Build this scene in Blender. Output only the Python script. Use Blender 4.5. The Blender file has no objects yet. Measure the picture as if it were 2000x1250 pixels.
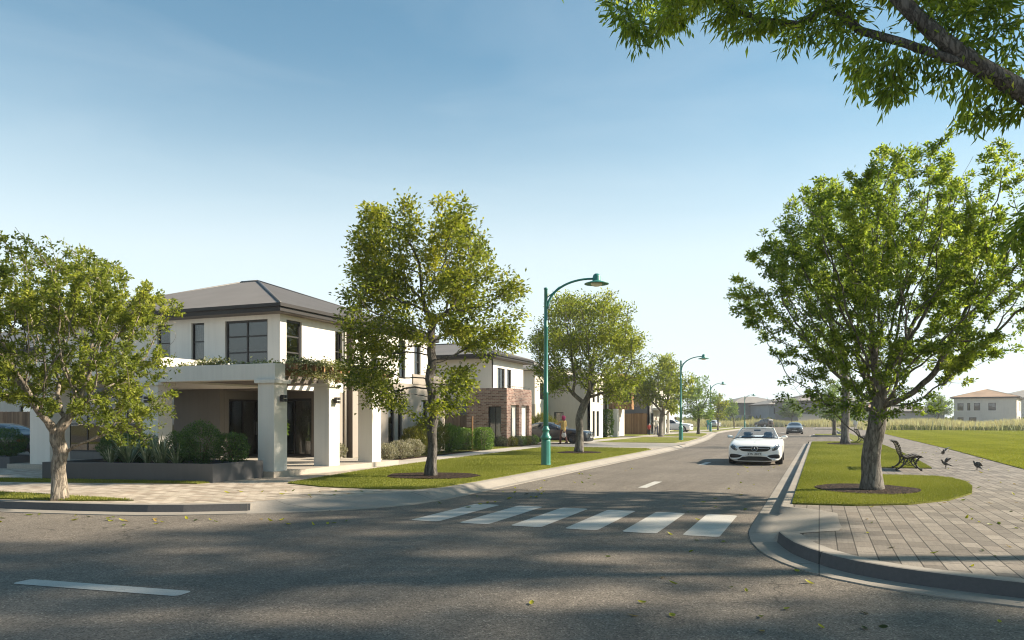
import bpy, bmesh, math, random
import numpy as np
from mathutils import Vector, Matrix
from mathutils.bvhtree import BVHTree
from mathutils.geometry import delaunay_2d_cdt
R = math.radians
scene = bpy.context.scene
col = scene.collection
rng = random.Random(7)

# ---------------------------------------------------------------- camera frame (real place, metres)
CAM_H = 1.7
FW = (-0.37139, 0.92848)      # view direction on the ground
RT = (0.92848, 0.37139)       # right of it
def P(u, v, d):
    """point seen at photograph pixel (u, v) at depth d metres"""
    r = (u - 1000) / 1500 * d
    return Vector((d * FW[0] + r * RT[0], d * FW[1] + r * RT[1], CAM_H - (v - 819.5) * d / 1500))
def depth(x, y): return x * FW[0] + y * FW[1]

# ---------------------------------------------------------------- object helpers
def tag(o, label=None, cat=None, group=None, kind=None):
    if label: o['label'] = label
    if cat: o['category'] = cat
    if group: o['group'] = group
    if kind: o['kind'] = kind
    return o
def thing(name, label, cat, loc=(0, 0, 0), rz=0.0, group=None):
    o = bpy.data.objects.new(name, None); col.objects.link(o)
    o.empty_display_size = 0.2
    o.location = loc; o.rotation_euler = (0, 0, rz)
    return tag(o, label, cat, group)
def link(name, me, mat=None, parent=None):
    o = bpy.data.objects.new(name, me); col.objects.link(o)
    if mat is not None and not me.materials: me.materials.append(mat)
    if parent is not None: o.parent = parent
    return o
def copy_tree(o, parent=None):
    c = o.copy(); col.objects.link(c)
    if parent is not None: c.parent = parent
    for ch in list(o.children): copy_tree(ch, c)
    return c

class MB:
    """collects shapes; build() links them as ONE mesh object"""
    def __init__(self): self.v = []; self.f = []; self.sm = []
    def add(self, vs, fs, smooth=False):
        b = len(self.v); self.v += [tuple(p) for p in vs]
        self.f += [tuple(i + b for i in f) for f in fs]; self.sm += [smooth] * len(fs)
        return self
    def box(self, x0, y0, z0, x1, y1, z1):
        if x0 > x1: x0, x1 = x1, x0
        if y0 > y1: y0, y1 = y1, y0
        if z0 > z1: z0, z1 = z1, z0
        return self.add([(x0,y0,z0),(x1,y0,z0),(x1,y1,z0),(x0,y1,z0),(x0,y0,z1),(x1,y0,z1),(x1,y1,z1),(x0,y1,z1)],
            [(0,3,2,1),(4,5,6,7),(0,1,5,4),(1,2,6,5),(2,3,7,6),(3,0,4,7)])
    def bbox(self, x0, y0, z0, x1, y1, z1, b=0.012):
        """box with chamfered vertical and top edges"""
        if x0 > x1: x0, x1 = x1, x0
        if y0 > y1: y0, y1 = y1, y0
        def ring(i, z): return [(x0+i,y0,z),(x1-i,y0,z),(x1,y0+i,z),(x1,y1-i,z),(x1-i,y1,z),(x0+i,y1,z),(x0,y1-i,z),(x0,y0+i,z)]
        t = [(x0+b,y0+b,z1),(x1-b,y0+b,z1),(x1-b,y1-b,z1),(x0+b,y1-b,z1)]
        vs = ring(b, z0) + ring(b, z1-b) + t
        fs = [tuple(range(7,-1,-1))] + [(i,(i+1)%8,8+(i+1)%8,8+i) for i in range(8)]
        fs += [(8,9,17,16),(9,10,17),(10,11,18,17),(11,12,18),(12,13,19,18),(13,14,19),(14,15,16,19),(15,8,16),(16,17,18,19)]
        return self.add(vs, fs)
    def prism(self, poly, z0, z1):
        """vertical prism over a counter-clockwise polygon"""
        a = sum(p[0]*q[1]-q[0]*p[1] for p, q in zip(poly, poly[1:]+poly[:1]))
        if a < 0: poly = poly[::-1]
        n = len(poly)
        return self.add([(p[0],p[1],z0) for p in poly] + [(p[0],p[1],z1) for p in poly],
            [tuple(range(n-1,-1,-1)), tuple(range(n,2*n))] + [(i,(i+1)%n,n+(i+1)%n,n+i) for i in range(n)])
    def bar(self, a, b, w, h, up=(0,0,1)):
        """rectangular bar from a to b"""
        a = Vector(a); b = Vector(b); d = (b-a).normalized(); up = Vector(up)
        s = d.cross(up)
        if s.length < 1e-4: s = d.cross(Vector((1,0,0)))
        s.normalize(); t = s.cross(d).normalized()
        vs = [p + s*i*w/2 + t*j*h/2 for p in (a,b) for i,j in ((-1,-1),(1,-1),(1,1),(-1,1))]
        return self.add(vs, [(0,1,2,3),(7,6,5,4),(0,4,5,1),(1,5,6,2),(2,6,7,3),(3,7,4,0)])
    def tube(self, pts, rad, n=8, caps=True, smooth=True, wob=None):
        pts = [Vector(p) for p in pts]
        if not hasattr(rad, '__len__'): rad = [rad]*len(pts)
        vs = []; fs = []; prev = None
        for i, p in enumerate(pts):
            d = (pts[min(i+1,len(pts)-1)] - pts[max(i-1,0)])
            if d.length < 1e-9: d = Vector((0,0,1))
            d.normalize()
            if prev is None: s = d.cross(Vector((0.31,0.95,0.05))); 
            else: s = prev - d*prev.dot(d)
            if s.length < 1e-5: s = d.cross(Vector((1,0.2,0)))
            s.normalize(); t = d.cross(s); prev = s
            for k in range(n):
                a = 2*math.pi*k/n
                r = rad[i] * (1 if wob is None else wob(i, a, p))
                vs.append(p + s*math.cos(a)*r + t*math.sin(a)*r)
        for i in range(len(pts)-1):
            for k in range(n):
                a, b = i*n+k, i*n+(k+1)%n
                fs.append((a, b, b+n, a+n))
        if caps:
            fs.append(tuple(range(n-1,-1,-1))); m = (len(pts)-1)*n; fs.append(tuple(range(m, m+n)))
        return self.add(vs, fs, smooth)
    def lathe(self, prof, n=20, c=(0,0,0), smooth=True, flute=None):
        """profile [(r, z)] turned about the z axis through c"""
        vs = []; fs = []
        for r, z in prof:
            for k in range(n):
                a = 2*math.pi*k/n
                rr = r if flute is None else r*flute(a, z)
                vs.append((c[0]+rr*math.cos(a), c[1]+rr*math.sin(a), c[2]+z))
        for i in range(len(prof)-1):
            for k in range(n):
                a, b = i*n+k, i*n+(k+1)%n
                fs.append((a, b, b+n, a+n))
        fs.append(tuple(range(n-1,-1,-1))); m = (len(prof)-1)*n; fs.append(tuple(range(m, m+n)))
        return self.add(vs, fs, smooth)
    def turn(self, M):
        self.v = [tuple(M @ Vector(p)) for p in self.v]; return self
    def build(self, name, mat, parent=None, off=None):
        """off: world point that becomes the object's (parent's) origin"""
        v = self.v
        if off is not None: v = [(a-off[0], b-off[1], c-off[2]) for a,b,c in v]
        me = bpy.data.meshes.new(name); me.from_pydata(v, [], self.f)
        me.polygons.foreach_set('use_smooth', self.sm)
        me.update()
        return link(name, me, mat, parent)
def smooth_by_angle(o, deg=40):
    me = o.data
    me.polygons.foreach_set('use_smooth', [True]*len(me.polygons))
    try: me.set_sharp_from_angle(angle=R(deg))
    except Exception: pass

def fast_mesh(name, verts, quads, tint=None, mat=None, parent=None, tris=False):
    """verts (n,3) array, quads (m,4) array -> object; tint: one float per face"""
    k = 3 if tris else 4
    me = bpy.data.meshes.new(name)
    n, m = len(verts), len(quads)
    me.vertices.add(n); me.vertices.foreach_set('co', np.asarray(verts, np.float32).ravel())
    me.loops.add(m*k); me.loops.foreach_set('vertex_index', np.asarray(quads, np.int32).ravel())
    me.polygons.add(m); me.polygons.foreach_set('loop_start', np.arange(0, m*k, k, dtype=np.int32))
    if tint is not None:
        a = me.attributes.new('tint', 'FLOAT', 'FACE'); a.data.foreach_set('value', np.asarray(tint, np.float32))
    me.update(calc_edges=True); me.validate()
    return link(name, me, mat, parent)

def catmull(pts, step=0.4):
    out = []
    p = [Vector((a[0],a[1],0)) for a in pts]
    p = [p[0]*2-p[1]] + p + [p[-1]*2-p[-2]]
    for i in range(1, len(p)-2):
        n = max(1, int((p[i+1]-p[i]).length/step)); n = min(n, 14)
        for k in range(n):
            t = k/n
            q = 0.5*((2*p[i]) + (p[i+1]-p[i-1])*t + (2*p[i-1]-5*p[i]+4*p[i+1]-p[i+2])*t*t + (3*p[i]-p[i-1]-3*p[i+1]+p[i+2])*t**3)
            out.append((q.x, q.y))
    out.append((p[-2].x, p[-2].y))
    return out
def offset(pts, d):
    """polyline moved d metres to its left side"""
    out = []
    n = len(pts)
    for i in range(n):
        a = Vector(pts[max(i-1,0)]); b = Vector(pts[i]); c = Vector(pts[min(i+1,n-1)])
        d1 = (b-a) if i > 0 else (c-b); d2 = (c-b) if i < n-1 else (b-a)
        d1.normalize(); d2.normalize()
        n1 = Vector((-d1.y, d1.x)); n2 = Vector((-d2.y, d2.x)); m = n1+n2
        if m.length < 1e-4: m = n1
        m.normalize(); k = 1/max(0.45, m.dot(n1))
        out.append((b.x+m.x*d*k, b.y+m.y*d*k))
    return out
def sweep(pts, prof, caps=True):
    """profile [(left offset, z)] swept along a ground polyline"""
    foot = offset(pts, prof[-1][0])
    mb = MB(); rows = [[(q[0], q[1], z) for q in offset(pts, o)] for o, z in prof]
    n = len(pts); vs = [p for r in rows for p in r]; fs = []
    for j in range(len(rows)-1):
        for i in range(n-1):
            fs.append((j*n+i, j*n+i+1, (j+1)*n+i+1, (j+1)*n+i))
    m = len(rows)
    if caps:
        b = len(vs); vs += [(foot[0][0],foot[0][1],-0.02),(pts[0][0],pts[0][1],-0.02),(foot[-1][0],foot[-1][1],-0.02),(pts[-1][0],pts[-1][1],-0.02)]
        fs.append((b+1,)+tuple(j*n for j in range(m))+(b,)); fs.append((b+2,)+tuple(j*n+n-1 for j in range(m-1,-1,-1))+(b+3,))
    return mb.add(vs, fs)
def sweep_var(pts, profs):
    """like sweep, with a profile of its own at every point"""
    m = len(profs[0]); n = len(pts); mb = MB(); vs = []; fs = []
    for j in range(m):
        for i in range(n):
            q = offset(pts, profs[i][j][0])[i]; vs.append((q[0],q[1],profs[i][j][1]))
    for j in range(m-1):
        for i in range(n-1): fs.append((j*n+i, j*n+i+1, (j+1)*n+i+1, (j+1)*n+i))
    return mb.add(vs, fs, True)
def morph(pts, A, M, B, la, lb):
    """profiles going A -> M over la metres and M -> B over the last lb metres"""
    L = [0.0]
    for a, b in zip(pts, pts[1:]): L.append(L[-1]+math.hypot(b[0]-a[0], b[1]-a[1]))
    out = []
    for l in L:
        ta = min(1, l/la); tb = min(1, (L[-1]-l)/lb)
        out.append([(tb*(ta*m[0]+(1-ta)*a[0])+(1-tb)*b[0], tb*(ta*m[1]+(1-ta)*a[1])+(1-tb)*b[1]) for a, m, b in zip(A, M, B)])
    return out
def sheet(poly, z):
    """flat polygon, triangulated cleanly (concave allowed)"""
    pts = [Vector((p[0],p[1])) for p in poly]; n = len(pts)
    r = delaunay_2d_cdt(pts, [], [list(range(n))], 1, 1e-5)
    mb = MB(); fs = []
    for f in r[2]:
        a = sum(r[0][f[i]].x*r[0][f[(i+1)%len(f)]].y - r[0][f[(i+1)%len(f)]].x*r[0][f[i]].y for i in range(len(f)))
        fs.append(tuple(f) if a > 0 else tuple(f[::-1]))
    return mb.add([(p.x,p.y,z) for p in r[0]], fs)
def slab(poly, z0, z1):
    """raised slab over any polygon: top sheet and sides"""
    mb = sheet(poly, z1)
    a = sum(p[0]*q[1]-q[0]*p[1] for p, q in zip(poly, poly[1:]+poly[:1]))
    if a < 0: poly = poly[::-1]
    n = len(poly)
    mb.add([(p[0],p[1],z0) for p in poly]+[(p[0],p[1],z1) for p in poly], [(i,(i+1)%n,n+(i+1)%n,n+i) for i in range(n)])
    return mb
def inside(poly, x, y):
    """vectorised point in polygon"""
    x = np.asarray(x); y = np.asarray(y); c = np.zeros(x.shape, bool)
    for (x0,y0),(x1,y1) in zip(poly, poly[1:]+poly[:1]):
        if y0 == y1: continue
        c ^= ((y0 > y) != (y1 > y)) & (x < (x1-x0)*(y-y0)/(y1-y0)+x0)
    return c

# ---------------------------------------------------------------- materials
MATS = {}
class NT:
    def __init__(self, name):
        self.m = bpy.data.materials.new(name); self.m.use_nodes = True
        self.t = self.m.node_tree; self.t.nodes.clear()
        self.out = self.n('ShaderNodeOutputMaterial')
    def n(self, typ, **kw):
        nd = self.t.nodes.new(typ)
        for k, v in kw.items():
            if k.startswith('i_'): nd.inputs[k[2:].replace('_',' ')].default_value = v
            else: setattr(nd, k, v)
        return nd
    def l(self, a, b): self.t.links.new(a, b)
    def coord(self, scale=(1,1,1), rot=(0,0,0), kind='Object'):
        tc = self.n('ShaderNodeTexCoord'); mp = self.n('ShaderNodeMapping')
        mp.inputs['Scale'].default_value = scale; mp.inputs['Rotation'].default_value = rot
        self.l(tc.outputs[kind], mp.inputs['Vector']); return mp.outputs['Vector']
    def noise(self, vec, scale, detail=4, rough=0.55):
        nd = self.n('ShaderNodeTexNoise'); nd.inputs['Scale'].default_value = scale
        nd.inputs['Detail'].default_value = detail; nd.inputs['Roughness'].default_value = rough
        if vec is not None: self.l(vec, nd.inputs['Vector'])
        return nd.outputs['Fac']
    def ramp(self, fac, stops):
        nd = self.n('ShaderNodeValToRGB'); e = nd.color_ramp.elements
        while len(e) < len(stops): e.new(0.5)
        for el, (p, c) in zip(e, stops):
            el.position = p; el.color = (c if hasattr(c,'__len__') else (c,c,c))+((1,) if not hasattr(c,'__len__') or len(c)==3 else ())
        self.l(fac, nd.inputs['Fac']); return nd.outputs['Color']
    def mix(self, fac, a, b, typ='MIX'):
        nd = self.n('ShaderNodeMix', data_type='RGBA', blend_type=typ)
        for s, v in ((nd.inputs[0], fac), (nd.inputs[6], a), (nd.inputs[7], b)):
            if hasattr(v, 'is_output') or hasattr(v, 'links'): self.l(v, s)
            elif hasattr(v, '__len__'): s.default_value = tuple(v)+((1,) if len(v)==3 else ())
            else: s.default_value = v
        return nd.outputs[2]
    def bump(self, h, strength=0.3, dist=0.01):
        nd = self.n('ShaderNodeBump'); nd.inputs['Strength'].default_value = strength; nd.inputs['Distance'].default_value = dist
        self.l(h, nd.inputs['Height']); return nd.outputs['Normal']
    def bsdf(self, color, rough=0.8, normal=None, metal=0.0, spec=0.5, coat=0.0):
        b = self.n('ShaderNodeBsdfPrincipled')
        for k, v in (('Base Color', color), ('Roughness', rough), ('Metallic', metal), ('Specular IOR Level', spec), ('Coat Weight', coat)):
            s = b.inputs[k]
            if hasattr(v, 'is_output'): self.l(v, s)
            elif hasattr(v, '__len__'): s.default_value = tuple(v)+((1,) if len(v)==3 else ())
            else: s.default_value = v
        if normal is not None: self.l(normal, b.inputs['Normal'])
        return b.outputs['BSDF']
    def done(self, sh): self.l(sh, self.out.inputs['Surface']); return self.m

def pm(name, color, rough=0.7, var=0.12, scale=1.5, bump=0.0, bscale=60.0, metal=0.0, spec=0.4, coat=0.0, fine=0.0):
    """painted/plain surface with soft large-scale variation, fine mottling and grain"""
    if name in MATS: return MATS[name]
    t = NT(name); vec = t.coord()
    dark = tuple(c*(1-var) for c in color); light = tuple(min(1,c*(1+var)) for c in color)
    c = t.ramp(t.noise(vec, scale, 5), [(0.3, dark), (0.7, light)])
    if fine:
        f = t.ramp(t.noise(vec, bscale, 3, 0.7), [(0.3, 1-fine), (0.7, 1.0)])
        c = t.mix(1.0, c, f, 'MULTIPLY')
    nrm = t.bump(t.noise(vec, bscale, 4, 0.6), bump, 0.01) if bump else None
    MATS[name] = t.done(t.bsdf(c, rough, nrm, metal, spec, coat))
    return MATS[name]

def schlick(t, f0):
    """reflectance of a thin pane, the same from both of its sides"""
    lw = t.n('ShaderNodeLayerWeight'); lw.inputs['Blend'].default_value = 0.5
    pw_ = t.n('ShaderNodeMath', operation='POWER'); pw_.inputs[1].default_value = 4.0; t.l(lw.outputs['Facing'], pw_.inputs[0])
    k = t.n('ShaderNodeMath', operation='MULTIPLY_ADD'); k.inputs[1].default_value = 0.9; k.inputs[2].default_value = f0; k.use_clamp = True
    t.l(pw_.outputs[0], k.inputs[0]); return k.outputs[0]
def glass_mat():
    t = NT('window_glass'); k = schlick(t, 0.09)
    vec = t.coord(); nb = t.bump(t.noise(vec, 0.9, 1), 0.05, 0.05)
    tr = t.n('ShaderNodeBsdfTransparent'); tr.inputs[0].default_value = (0.62,0.63,0.63,1)
    gl = t.n('ShaderNodeBsdfGlossy'); gl.inputs['Roughness'].default_value = 0.01; t.l(nb, gl.inputs['Normal'])
    m = t.n('ShaderNodeMixShader'); t.l(k, m.inputs[0]); t.l(tr.outputs[0], m.inputs[1]); t.l(gl.outputs[0], m.inputs[2])
    return t.done(m.outputs[0])
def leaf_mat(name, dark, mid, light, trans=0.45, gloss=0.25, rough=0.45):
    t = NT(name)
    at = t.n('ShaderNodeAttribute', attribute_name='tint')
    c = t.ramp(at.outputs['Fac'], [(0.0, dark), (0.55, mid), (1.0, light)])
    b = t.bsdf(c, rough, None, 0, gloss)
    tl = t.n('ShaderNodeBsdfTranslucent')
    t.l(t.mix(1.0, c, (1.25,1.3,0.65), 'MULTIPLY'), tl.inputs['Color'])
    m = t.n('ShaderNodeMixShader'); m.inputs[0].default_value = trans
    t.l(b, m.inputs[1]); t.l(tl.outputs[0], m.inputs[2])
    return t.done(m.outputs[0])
def bark_mat(name, dark, light, scale=9.0):
    t = NT(name); vec = t.coord((1,1,0.22)); 
    v = t.n('ShaderNodeTexVoronoi', feature='DISTANCE_TO_EDGE'); v.inputs['Scale'].default_value = scale*1.6
    nz = t.noise(vec, scale*1.2, 6, 0.65)
    add = t.n('ShaderNodeMixRGB') if False else None
    w = t.n('ShaderNodeVectorMath', operation='ADD'); sc = t.n('ShaderNodeVectorMath', operation='SCALE')
    t.l(nz, sc.inputs[0]); sc.inputs['Scale'].default_value = 0.25
    t.l(vec, w.inputs[0]); t.l(sc.outputs[0], w.inputs[1]); t.l(w.outputs[0], v.inputs['Vector'])
    cr = t.ramp(v.outputs['Distance'], [(0.0, 0.25), (0.16, 1.0)])
    c = t.ramp(t.noise(vec, scale*0.7, 6, 0.7), [(0.3, dark), (0.72, light)])
    c = t.mix(0.75, c, cr, 'MULTIPLY')
    h = t.mix(0.5, cr, t.noise(vec, scale*5, 3), 'MIX')
    return t.done(t.bsdf(c, 0.9, t.bump(h, 0.9, 0.025), 0, 0.2))
# ================================================================ ground materials
def asphalt_mat():
    t = NT('asphalt'); vec = t.coord()
    big = t.ramp(t.noise(vec, 0.35, 5, 0.6), [(0.3, (0.148,0.126,0.104)), (0.7, (0.202,0.174,0.144))])
    vo = t.n('ShaderNodeTexVoronoi'); vo.inputs['Scale'].default_value = 75; t.l(vec, vo.inputs['Vector'])
    sp = t.ramp(vo.outputs['Color'], [(0.15, 0.40), (0.5, 0.92), (0.78, 1.15), (0.95, 2.1)])
    c = t.mix(0.9, big, sp, 'MULTIPLY')
    patch = t.ramp(t.noise(vec, 6.0, 3, 0.6), [(0.35, 0.88), (0.65, 1.08)])
    c = t.mix(1.0, c, patch, 'MULTIPLY')
    tr = t.ramp(t.noise(t.coord((0.9,0.05,1)), 2.2, 4, 0.6), [(0.35,0.88),(0.6,1.06)]); c = t.mix(1.0, c, tr, 'MULTIPLY')
    cv_ = t.n('ShaderNodeTexVoronoi', feature='DISTANCE_TO_EDGE'); cv_.inputs['Scale'].default_value = 0.32
    wv = t.n('ShaderNodeVectorMath', operation='SCALE'); nz_ = t.n('ShaderNodeTexNoise'); nz_.inputs['Scale'].default_value = 1.6; nz_.inputs['Detail'].default_value = 6; t.l(vec, nz_.inputs['Vector'])
    t.l(nz_.outputs['Color'], wv.inputs[0]); wv.inputs['Scale'].default_value = 1.1
    av = t.n('ShaderNodeVectorMath', operation='ADD'); t.l(vec, av.inputs[0]); t.l(wv.outputs[0], av.inputs[1]); t.l(av.outputs[0], cv_.inputs['Vector'])
    ck = t.ramp(cv_.outputs['Distance'], [(0.0,0.45),(0.006,1.0)]); gate = t.ramp(t.noise(vec, 0.22, 2), [(0.52,0.0),(0.6,1.0)])
    c = t.mix(gate, c, t.mix(1.0, c, ck, 'MULTIPLY'))
    st2 = t.ramp(t.noise(vec, 0.9, 3, 0.5), [(0.66,1.0),(0.78,0.72)]); c = t.mix(1.0, c, st2, 'MULTIPLY')
    h = t.mix(0.5, vo.outputs['Distance'], t.noise(vec, 160, 2))
    MATS['asphalt'] = t.done(t.bsdf(c, 0.88, t.bump(h, 0.55, 0.008), 0, 0.3))
asphalt_mat()
def paver_mat(name, cols, bw, rh, rot, mortar, msize, grey=0.0):
    t = NT(name); vec = t.coord((1,1,1), (0,0,rot))
    b = t.n('ShaderNodeTexBrick'); b.offset = 0.5; b.squash = 1.0
    for k, v in (('Scale',1.0),('Mortar Size',msize),('Mortar Smooth',0.15),('Brick Width',bw),('Row Height',rh),('Bias',0.0)): b.inputs[k].default_value = v
    b.inputs['Color1'].default_value = (0,0,0,1); b.inputs['Color2'].default_value = (1,1,1,1); b.inputs['Mortar'].default_value = (0.5,0.5,0.5,1)
    t.l(vec, b.inputs['Vector'])
    c = t.ramp(b.outputs['Color'], [(0.0, cols[0]), (0.35, cols[1]), (0.7, cols[2]), (1.0, cols[3])])
    c = t.mix(1.0, c, t.ramp(t.noise(vec, 1.1, 5), [(0.3,0.82),(0.7,1.08)]), 'MULTIPLY')
    st = t.n('ShaderNodeMapping'); st.inputs['Scale'].default_value = (3,30,1); t.l(vec, st.inputs['Vector'])
    c = t.mix(1.0, c, t.ramp(t.noise(st.outputs[0], 1.0, 4, 0.6), [(0.3,0.84),(0.7,1.1)]), 'MULTIPLY')
    c = t.mix(1.0, c, t.ramp(t.noise(vec, 90, 2), [(0.3,0.88),(0.7,1.06)]), 'MULTIPLY')
    c = t.mix(b.outputs['Fac'], c, mortar)
    inv = t.n('ShaderNodeMath', operation='SUBTRACT'); inv.inputs[0].default_value = 1; t.l(b.outputs['Fac'], inv.inputs[1])
    n1 = t.bump(inv.outputs[0], 0.8, 0.012)
    n2 = t.n('ShaderNodeBump'); n2.inputs['Strength'].default_value = 0.25; n2.inputs['Distance'].default_value = 0.01
    t.l(t.noise(vec, 45, 4), n2.inputs['Height']); t.l(n1, n2.inputs['Normal'])
    MATS[name] = t.done(t.bsdf(c, 0.8, n2.outputs[0], 0, 0.3))
paver_mat('paver_tan', [(0.31,0.25,0.195),(0.46,0.39,0.31),(0.58,0.50,0.41),(0.40,0.315,0.245)], 0.30, 0.15, R(8), (0.20,0.165,0.13), 0.008)
paver_mat('paver_grey', [(0.155,0.133,0.112),(0.215,0.187,0.158),(0.275,0.24,0.203),(0.185,0.155,0.128)], 0.42, 0.205, R(90), (0.055,0.047,0.039), 0.008)
def concrete(name, col_, joint=None, rot=0.0):
    t = NT(name); vec = t.coord((1,1,1),(0,0,rot))
    c = t.ramp(t.noise(vec, 0.8, 6, 0.6), [(0.3, tuple(x*0.86 for x in col_)), (0.7, tuple(x*1.1 for x in col_))])
    c = t.mix(1.0, c, t.ramp(t.noise(vec, 22, 5, 0.7), [(0.3,0.86),(0.7,1.06)]), 'MULTIPLY')
    h = t.noise(vec, 70, 4)
    if joint:
        b = t.n('ShaderNodeTexBrick'); b.offset = 0.0
        for k, v in (('Scale',1.0),('Mortar Size',0.008),('Mortar Smooth',0.1),('Brick Width',joint[0]),('Row Height',joint[1])): b.inputs[k].default_value = v
        t.l(vec, b.inputs['Vector'])
        c = t.mix(b.outputs['Fac'], c, tuple(x*0.35 for x in col_))
    MATS[name] = t.done(t.bsdf(c, 0.85, t.bump(h, 0.2, 0.006), 0, 0.3))
concrete('kerb_concrete', (0.30,0.27,0.235), (50.0,2.4))
concrete('kerb_shade', (0.105,0.10,0.10), (50.0,2.4))  # kerb concrete with the shade of the upright face painted into its colour
concrete('path_concrete', (0.44,0.40,0.35), (30.0,1.6))
concrete('drive_concrete', (0.36,0.325,0.28), (3.0,3.0))
concrete('slab_stone', (0.40,0.355,0.30))
def lawn_mat(name, a, b, c_):
    t = NT(name); vec = t.coord()
    c = t.ramp(t.noise(vec, 0.5, 5, 0.6), [(0.3, a), (0.5, b), (0.72, c_)])
    s = t.coord((14,3.5,1),(0,0,R(20)))
    c = t.mix(1.0, c, t.ramp(t.noise(s, 6, 6, 0.75), [(0.28,0.45),(0.5,1.0),(0.75,1.45)]), 'MULTIPLY')
    c = t.mix(1.0, c, t.ramp(t.noise(vec, 3.5, 5, 0.7), [(0.3,0.72),(0.7,1.15)]), 'MULTIPLY')
    MATS[name] = t.done(t.bsdf(c, 0.95, t.bump(t.noise(vec, 55, 5, 0.8), 1.0, 0.05), 0, 0.1))
lawn_mat('lawn', (0.15,0.165,0.035), (0.205,0.215,0.045), (0.26,0.26,0.065))
lawn_mat('field', (0.19,0.205,0.03), (0.245,0.255,0.036), (0.30,0.295,0.05))
def mulch_mat():
    t = NT('mulch'); vec = t.coord()
    v = t.n('ShaderNodeTexVoronoi'); v.inputs['Scale'].default_value = 30
    t.l(t.coord((1,0.5,1),(0,0,0.6)), v.inputs['Vector'])
    c = t.ramp(v.outputs['Color'], [(0.1,(0.012,0.008,0.006)),(0.5,(0.034,0.023,0.017)),(0.9,(0.085,0.06,0.045))])
    MATS['mulch'] = t.done(t.bsdf(c, 0.95, t.bump(v.outputs['Distance'], 1.0, 0.03), 0, 0.1))
mulch_mat()
def paint_mat():
    t = NT('road_paint'); vec = t.coord()
    c = t.ramp(t.noise(vec, 1.3, 5), [(0.3,(0.40,0.385,0.355)),(0.7,(0.52,0.50,0.46))])
    w = t.ramp(t.noise(vec, 95, 4, 0.75), [(0.34,0.0),(0.43,1.0)])
    c = t.mix(w, (0.17,0.155,0.135), c)
    MATS['road_paint'] = t.done(t.bsdf(c, 0.7, t.bump(t.noise(vec, 90, 3), 0.4, 0.006), 0, 0.4))
paint_mat()
def earth_mat():
    t = NT('dry_earth'); vec = t.coord()
    c = t.ramp(t.noise(vec, 0.08, 6), [(0.3,(0.16,0.15,0.06)),(0.7,(0.26,0.22,0.11))])
    MATS['dry_earth'] = t.done(t.bsdf(c, 0.95, None, 0, 0.1))
earth_mat()
def st(name, mb, mat): return tag(mb.build(name, MATS[mat]), kind='structure')

# ================================================================ ground, road
st('ground', sheet([(-640,-120),(640,-120),(640,700),(-640,700)], -0.03), 'dry_earth')
st('road', sheet([(-90,-14),(90,-14),(90,10.5),(3.4,10.5),(3.4,172),(60,172),(90,172),(90,186),(-90,186),(-90,172),(-11.6,172),(-13.4,100),(-9.2,52),(-9.2,11.5),(-14,10.8),(-90,6.5)], 0.0), 'asphalt')

# kerb lines: the side where the road meets the gutter
KL_cross = catmull([(-90,1.2),(-65,3.75),(-45,5.85),(-30,7.6),(-22,8.57),(-17.5,9.14),(-14,9.6),(-11.2,10.15),(-9.55,11.05)], 0.5)
KL_ramp = catmull([(-9.55,11.05),(-8.7,11.75),(-7.95,12.6),(-7.5,13.6),(-7.37,14.6)], 0.1)
KL_street = catmull([(-7.37,14.6),(-7.33,17),(-7.33,24),(-7.36,36),(-7.5,46),(-8.0,56),(-8.8,68),(-10.3,84),(-11.6,100),(-12,130),(-12,170)], 1.5)
# left block: paving slab reaching from the kerb to far behind the houses
up = [(0,0.0),(0,0.014),(0.34,0.022),(0.38,0.15),(0.40,0.158),(0.56,0.155)]
lay = [(0,0.0),(0,0.014),(0.17,0.022),(0.40,0.135),(0.46,0.15),(0.62,0.155)]
ramp = [(0,0.0),(0,0.014),(0.22,0.022),(0.92,0.125),(1.06,0.150),(1.12,0.155)]
def shade_strip(o, npts, strip):  # gives one profile strip the darker concrete that paints in its shade
    o.data.materials.append(MATS['kerb_shade'])
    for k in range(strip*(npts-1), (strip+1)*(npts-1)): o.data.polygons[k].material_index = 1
shade_strip(st('kerb', sweep(KL_cross, up), 'kerb_concrete'), len(KL_cross), 2)
two_n = 2
PL_ = morph(KL_ramp, up, ramp, lay, 0.75, 0.7)
o_ = st('kerb_ramp', sweep_var(KL_ramp, PL_), 'kerb_concrete')
st('kerb', sweep(KL_street, lay), 'kerb_concrete')
inner = offset(KL_cross, 0.55)[:-1] + [offset(KL_ramp, PL_[i][-1][0]-0.02)[i] for i in range(1, len(KL_ramp)-1)] + offset(KL_street, 0.6)[1:]
st('footpath', slab(inner + [(-90,170)], -0.02, 0.15), 'paver_tan')
# wing of the kerb ramp where the upright kerb ends
e0 = offset(KL_cross, 0.36)[-1]; e1 = offset(KL_cross, 1.1)[-1]
# right block
KR = [(-1.0,170),(-1.0,141),(1.9,140.6),(1.9,89),(1.3,88.4),(-0.75,88.2),(-0.95,87.9),(-0.95,81.9),(-0.7,81.6),(1.5,81.3),(1.7,81),(1.7,59),(1.5,58.4),(-0.8,58)]
KR_far = [(x,y) for x,y in KR]
KR_mid = [(-0.8,58),(-1.0,57.4)] + [(-1.0,y) for y in range(56,14,-2)] + [(-1.0,14.5)]
KR_ramp = catmull([(-1.0,14.5),(-1.0,12.8),(-0.97,11.9),(-0.86,11.05)], 0.3)
KR_cross = catmull([(-0.86,11.05),(-0.62,10.1),(-0.15,9.2),(0.5,8.6),(1.7,8.15),(4,7.75),(7,7.42),(12,6.95),(20,6.25),(32,5.25),(50,3.9),(70,2.4),(90,1.0)], 0.35)
upR = [(0,0.0),(0,0.014),(0.33,0.022),(0.36,0.15),(0.38,0.157),(0.56,0.155)]
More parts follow.
